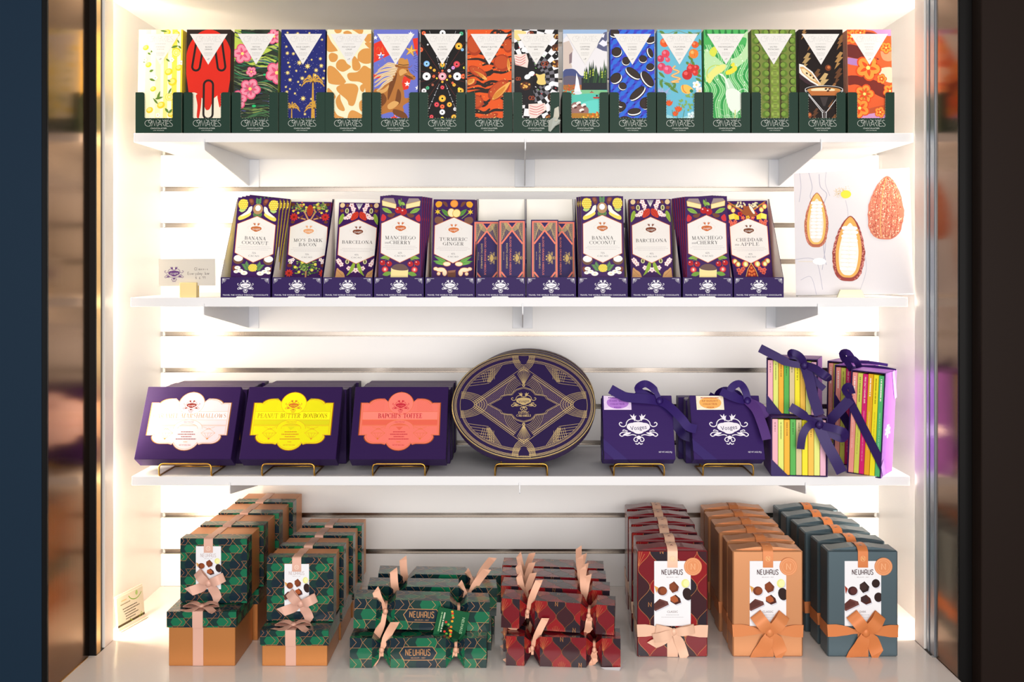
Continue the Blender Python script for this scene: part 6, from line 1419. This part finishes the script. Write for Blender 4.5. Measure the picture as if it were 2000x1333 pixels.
# ---- cracker shaped boxes
def cracker(pat, base, rib_col, tails, logo=False, tagcard=False, torn=False):
    t = thing('cracker_box', 0, 0, 0, '', 'cracker box'); mb = MB(); s0 = 27.0
    prof = [(-124, 27), (-84, 27), (-69, 11), (-66, 11), (-50, 27), (50, 27), (66, 11), (69, 11), (84, 27), (124, 27)]
    def ring(x, s_): return [(x, s0-s_, s0-s_), (x, s0+s_, s0-s_), (x, s0+s_, s0+s_), (x, s0-s_, s0+s_)]   # front-bottom, back-bottom, back-top, front-top
    rs = [ring(*p) for p in prof]
    for i in range(len(prof)-1):
        a, b = rs[i], rs[i+1]; L = prof[i+1][0]-prof[i][0]; W_ = math.hypot(L, prof[i+1][1]-prof[i][1])
        for f, (q0, q1) in enumerate(((3, 0), (2, 3), (1, 2), (0, 1))):
            tl, bl, tr, br = a[q0], a[q1], b[q0], b[q1]
            mb.add([tl, tr, br, bl], [(3, 2, 1, 0)], base, 'print_gloss')
            if f < 2 and W_ > 5:
                c = quad_canvas(mb, tl, tr, br, bl, W_, 54, 'print_gloss'); pat(c, W_, 54, ox=(7 if i == 4 else 3), oy=(4 if f == 0 else 9))
                if logo and i == 4 and f == 0:
                    nv = (22,42,56); hx = [(16,27),(24,16),(76,16),(84,27),(76,40),(24,40)]
                    c.poly(hx, nv); c.stroke(hx, 1.2, (206,150,100), True, 'foil'); deco(c, 50, 26, 47, 11, (206,150,100), 'foil', 1.3); c.text('BELGIUM - 1857', 50, 36, 2.2, (206,150,100), w=26)
    for sg, r_ in ((-1, rs[0]), (1, rs[-1])):          # open hollow ends
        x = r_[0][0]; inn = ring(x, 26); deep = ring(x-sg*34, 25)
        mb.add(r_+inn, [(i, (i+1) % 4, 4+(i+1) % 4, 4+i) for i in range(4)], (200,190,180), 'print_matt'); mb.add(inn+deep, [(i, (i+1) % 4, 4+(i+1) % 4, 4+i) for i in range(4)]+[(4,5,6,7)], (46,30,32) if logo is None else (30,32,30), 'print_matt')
    mb.build('wrapper', t)
    for sg, tl in ((-1, tails[0]), (1, tails[1])):
        mb = MB(); x = sg*67.5
        sq = [(x, s0-12, s0-12), (x, s0+12, s0-12), (x, s0+12, s0+12), (x, s0-12, s0+12), (x, s0-12, s0-12)]
        ribbon_strip(mb, sq, 6, rib_col, plane=(1, 0, 0)); bow(mb, x, s0+2, 12, [], tl, 14, rib_col, knot=5)
        mb.build('ribbon', t)
    if tagcard:
        mb = MB(); gp = (16,84,50)
        def f(dx, dz, r_): return lambda x, y, l: (dx+x*math.cos(r_)+y*math.sin(r_), -9-l, dz+x*math.sin(r_)-y*math.cos(r_))
        for (dx, dz, rot, col, hgt) in ((30, 46, -.16, gp, 52), (42, 14, -.5, (14,70,44), 44)):
            F = f(dx, dz, rot); w_ = 58 if rot > -.3 else 36
            A = [F(0,0,0), F(w_,0,0), F(w_,hgt,0), F(0,hgt,0)]; B = [(a, b+.6, c_) for a, b, c_ in A]
            mb.add(A+B, [(3,2,1,0), (4,5,6,7), (0,1,5,4), (1,2,6,5), (2,3,7,6), (3,0,4,7)], col, 'print')
            c = Canvas(mb, w_, hgt, F); r = random.Random(5)
            for i in range(14): c.ell(w_*.42+r.uniform(-6, 6), 4+i*hgt/15, 2.4, 2.2, ((222,160,40), (206,50,40), (110,170,60), (226,120,40), (90,40,30))[i % 5], n=8)
            if rot > -.3: c.text('NEUHAUS', w_-9, hgt*.5, 5, (170,200,160), w=30, rot=90); vmarks(c, 8, 8, 44, 2.2, (150,190,140), 4); vmarks(c, 13, 8, 44, 2.6, (196,206,180), 5)
        mb.build('tag', t)
    if torn:
        mb = MB(); mb.add([(80,-2,2),(98,-8,-2),(120,-12,-3),(132,-10,12),(136,-6,18),(124,-4,4),(100,-3,3)], [(0,1,6),(1,2,5,6),(2,3,4,5)], (200,196,200), 'print_matt'); mb.build('torn_edge', t)
    return t
gp_ = lambda c, W, H, ox=0, oy=0: green_pat(c, W, H, px=58, py=20, hw=20, hh=10, ox=ox, oy=oy, cu=(206,150,104))
rp_ = lambda c, W, H, ox=0, oy=0: red_pat(c, W, H, px=40, py=46, ox=ox, oy=oy)
RG = (222,168,140)
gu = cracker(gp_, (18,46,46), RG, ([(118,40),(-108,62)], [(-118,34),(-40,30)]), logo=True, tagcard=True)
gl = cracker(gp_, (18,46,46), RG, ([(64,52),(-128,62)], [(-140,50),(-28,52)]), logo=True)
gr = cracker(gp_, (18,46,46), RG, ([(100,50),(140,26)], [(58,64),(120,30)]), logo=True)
CG = 'green cracker shaped boxes'; 
put(gl, -187, -142, ZF+.3); gl['label'] = 'lowest front green cracker box with copper lettering, on the counter'; gl['group'] = CG
for k, nm in ((1, 'second'), (2, 'rearmost')): copy_thing(gl, -184+3*k, -142+84*k, ZF+.3, 'green cracker box, %s in the layer resting on the counter' % nm)
put(gu, -184, -116, ZF+60, rz=5, ry=3.2); gu['label'] = 'top front green cracker box with a hanging green tag'; gu['group'] = CG
put(gr, -172, -31, ZF+58, rz=4, ry=2.2); gr['label'] = 'top green cracker box in the second row, its ribbon tail standing up'; gr['group'] = CG
copy_thing(gr, -163, 48, ZF+58, 'rearmost green cracker box on top of the pile')
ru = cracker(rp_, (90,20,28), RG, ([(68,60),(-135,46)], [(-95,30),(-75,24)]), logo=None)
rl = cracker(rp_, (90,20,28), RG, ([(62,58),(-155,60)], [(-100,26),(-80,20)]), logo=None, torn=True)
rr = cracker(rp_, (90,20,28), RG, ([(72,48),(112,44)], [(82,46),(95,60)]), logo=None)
CR = 'red cracker shaped boxes'; sxr = 0.84
def squash(t):
    t.scale = (sxr, 1, 1); return t
put(squash(rl), 76, -138, ZF+.3, rz=-4); rl['label'] = 'lowest front red cracker box with a torn end, on the counter'; rl['group'] = CR
for k, nm in ((1, 'second'), (2, 'third'), (3, 'rearmost')): copy_thing(rl, 70, -138+74*k, ZF+.3, 'red cracker box, %s in the layer resting on the counter' % nm, rz=0)
put(squash(ru), 66, -118, ZF+58, rz=-7, ry=1.5); ru['label'] = 'top front red cracker box with a pale ribbon'; ru['group'] = CR
put(squash(rr), 64, -38, ZF+58, rz=-5, ry=1.2); rr['label'] = 'red cracker box on top, second row of the pile'; rr['group'] = CR
copy_thing(rr, 63, 32, ZF+58, 'red cracker box on top, third row of the pile', rz=-3); copy_thing(rr, 64, 100, ZF+58, 'rearmost red cracker box on top of the pile', rz=-3)

# ---- gift wrapped boxes in three rows
def wrapped(kind):
    W, H, D = 131.0, 198.0, 47.0; w = W/2; t = thing('wrapped_box', 0, 0, 0, '', 'gift box'); mb = MB()
    if kind == 'red': mb.box(-w, w, 0, D, 0, H, (104,22,30), 'print_gloss', ch=1.6); red_pat(Canvas(mb, W-3, H-3, lambda x, y, l: (-w+1.5+x, -l-.02, H-1.5-y), 'print_gloss'), W-3, H-3, px=44, py=66); \
        red_pat(quad_canvas(mb, (-w-.02, D-2, H-2), (-w-.02, 2, H-2), (-w-.02, 2, 2), (-w-.02, D-2, 2), D-4, H-4, 'print_gloss'), D-4, H-4, px=44, py=66)
    else: mb.box(-w, w, 0, D, 0, H, (204,142,98) if kind == 'orange' else (80,97,105), 'pearl', ch=2.2)
    col = {'red': (112,24,32), 'orange': (204,142,98), 'blue': (80,97,105)}[kind]; m_ = 'print_gloss' if kind == 'red' else 'pearl'
    # folded paper on the ends
    mb.prism([(-w+5, H-.1), (w-5, H-.1), (w*.35, H+5), (-w*.3, H+5.5)], 7, D-8, col, m_); mb.prism([(-w+16, H), (w-12, H), (0, H+7.5)], 12, D-14, col, m_)
    mb.build('wrapping', t)
    rc = {'red': (228,186,160), 'orange': (208,130,80), 'blue': (204,122,70)}[kind]
    ct, ch_ = (19, 121); cx0 = -34
    mb = MB(); mb.box(cx0, cx0+68, -1.0, -.3, H-ct-ch_, H-ct, (240,240,244), 'print_matt'); choc_card(Canvas(mb, 68, ch_, lambda x, y, l: (cx0+x, -1.0-l, H-ct-y)), 68, ch_, 'DARK' if kind == 'blue' else 'CLASSIC', kind == 'blue'); mb.build('card', t)
    mb = MB(); n = 28; zc = H-29; xc = 38
    A = [(xc+16.6*math.cos(2*math.pi*i/n), -2.2, zc+16.6*math.sin(2*math.pi*i/n)) for i in range(n)]; B = [(x, -1.1, z) for x, y, z in A]
    mb.add(A+B, [list(range(n))]+[(i, (i+1) % n, n+(i+1) % n, n+i) for i in range(n)], (216,140,92), 'satin')
    c = Canvas(mb, 40, 40, lambda x, y, l: (xc-20+x, -2.2-l, zc+20-y), 'satin'); c.stroke(arc(20, 20, 14.4, 14.4, 0, 360, 28), .7, (234,172,128)); c.stroke(arc(20, 20, 11, 11, 0, 360, 24), .5, (234,172,128)); c.stroke([(16.5,25.5),(16.5,14.5),(23.5,25.5),(23.5,14.5)], 1.3, (238,180,136)); mb.build('seal', t)
    mb = MB(); yr = -1.6; zb = H-151
    ribbon_strip(mb, [(0, yr, H-31), (0, yr, H-2), (0, -.6, H+.6), (0, 6, H+6), (0, D/2, H+8.2), (0, D-8, H+6), (0, D, H+1)], 19, rc, plane=(1,0,0)); top_rib = mb; mb = MB(); ribbon_strip(mb, [(0, yr, zb), (0, yr, .5)], 20, rc, plane=(1,0,0))
    ribbon_strip(mb, smooth([(-w-.4, -.6, zb+2), (-w+25, yr-1, zb+3), (-10, yr-2.4, zb+1)], 3), [23]*3+[20, 16, 9, 7], rc); ribbon_strip(mb, smooth([(w+.4, -.6, zb+1), (w-25, yr-1, zb+2), (10, yr-2.4, zb+1)], 3), [23]*3+[20, 16, 9, 7], rc)
    ribbon_strip(mb, [(-w-.5, 0, zb+2), (-w-.5, D, zb+2)], 23, rc, plane=(0,0,1)); ribbon_strip(mb, [(w+.5, 0, zb+1), (w+.5, D, zb+1)], 23, rc, plane=(0,0,1))
    mb.build('ribbon', t); mb = top_rib
    c = Canvas(mb, 19, 30, lambda x, y, l: (-9.5+x, yr-.3-l, H-y)); c.stroke([(7.2,17.5),(7.2,11),(11.6,17.5),(11.6,11)], .7, (250,220,150)); c.stroke(arc(9.5, 14.3, 5, 5, 0, 360, 14), .4, (240,190,140))
    mb.build('ribbon', t)
    mb = MB()
    if kind == 'red': bow(mb, 2, zb+2, -3, [(8,38,8), (198,40,8), (172,34,5)], [(-68,52), (212,44)], 17, rc, knot=6)
    else: bow(mb, 2 if kind == 'orange' else 4, zb+1, -3, [(128,42,11), (50,42,11)], [(245,46), (-62,46)], 24, rc, knot=8)
    mb.build('bow', t); return t
NTH6 = ['front', 'second', 'third', 'fourth', 'fifth', 'rearmost']
for kind, x0, x1, d in (('red', 282, 295, 'red art deco wrapped box with a rose bow'), ('orange', 460, 463, 'copper orange wrapped box with an orange bow'), ('blue', 637, 625, 'steel blue wrapped box with an orange bow')):
    t = wrapped(kind); g = {'red': 'red patterned wrapped boxes', 'orange': 'orange wrapped boxes', 'blue': 'blue wrapped boxes'}[kind]
    for k in range(6):
        lab = '%s, %s of the row of six' % (d, NTH6[k]); jx = [0, 2, -2, 1.5, -1, 1][k]; y = -90+64.4*k
        if k == 0: put(t, x0, y, ZF+.3); t['label'] = lab; t['group'] = g
        else: copy_thing(t, x0+(x1-x0)*k/5+jx, y, ZF+.3, lab, rz=(0 if kind != 'blue' else 1.5*(k % 2)))

# ---- small sign in a clear holder against the left wall
mb = MB(); mb.box(0, 88, 0, 1, 3, 66, (196,192,174), 'print_matt', ch=.3); mb.box(0, 88, -.15, .1, 3, 12, (84,70,46), 'print')
c = Canvas(mb, 88, 63, lambda x, y, l: (x, -l-.2, 66-y)); br = (58,44,26)
c.stroke(arc(62, -6, 26, 24, 40, 150, 14), 1.6, (96,150,24)); c.stroke(arc(58, 40, 22, 21, 25, 150, 14), 1.6, (130,160,24)); c.ell(66, 7, 4, 5, (150,180,110)); c.stroke([(80,52),(80,62)], 1.2, (130,160,24))
c.lines(24, 10, 22, 1, 1, 2.2, (200,170,120)); c.lines(28, 17, 40, 1, 1, 1.8, (120,112,84))
for i, w_ in enumerate((60, 66, 46, 52, 40)): c.lines(42+(i % 2)*5, 27+5.4*i, w_, 1, 1, 1.7, br)
hd = MB(); hd.box(-1, 89, 1.4, 3.4, 0, 70, (245,240,225), 'acrylic'); hd.box(-1, 89, -7, 3.4, 0, 1.6, (245,240,225), 'acrylic'); hd.box(-1, 89, -2.6, -1.2, 1.6, 8, (245,240,225), 'acrylic')
t = thing('sign_holder', -801, 37, ZF+.2, 'small cream sign with green arcs in a clear holder against the side wall', 'sign', None, -5, 0, 76)
mb.build('sign_card', t); hd.build('clear_holder', t)
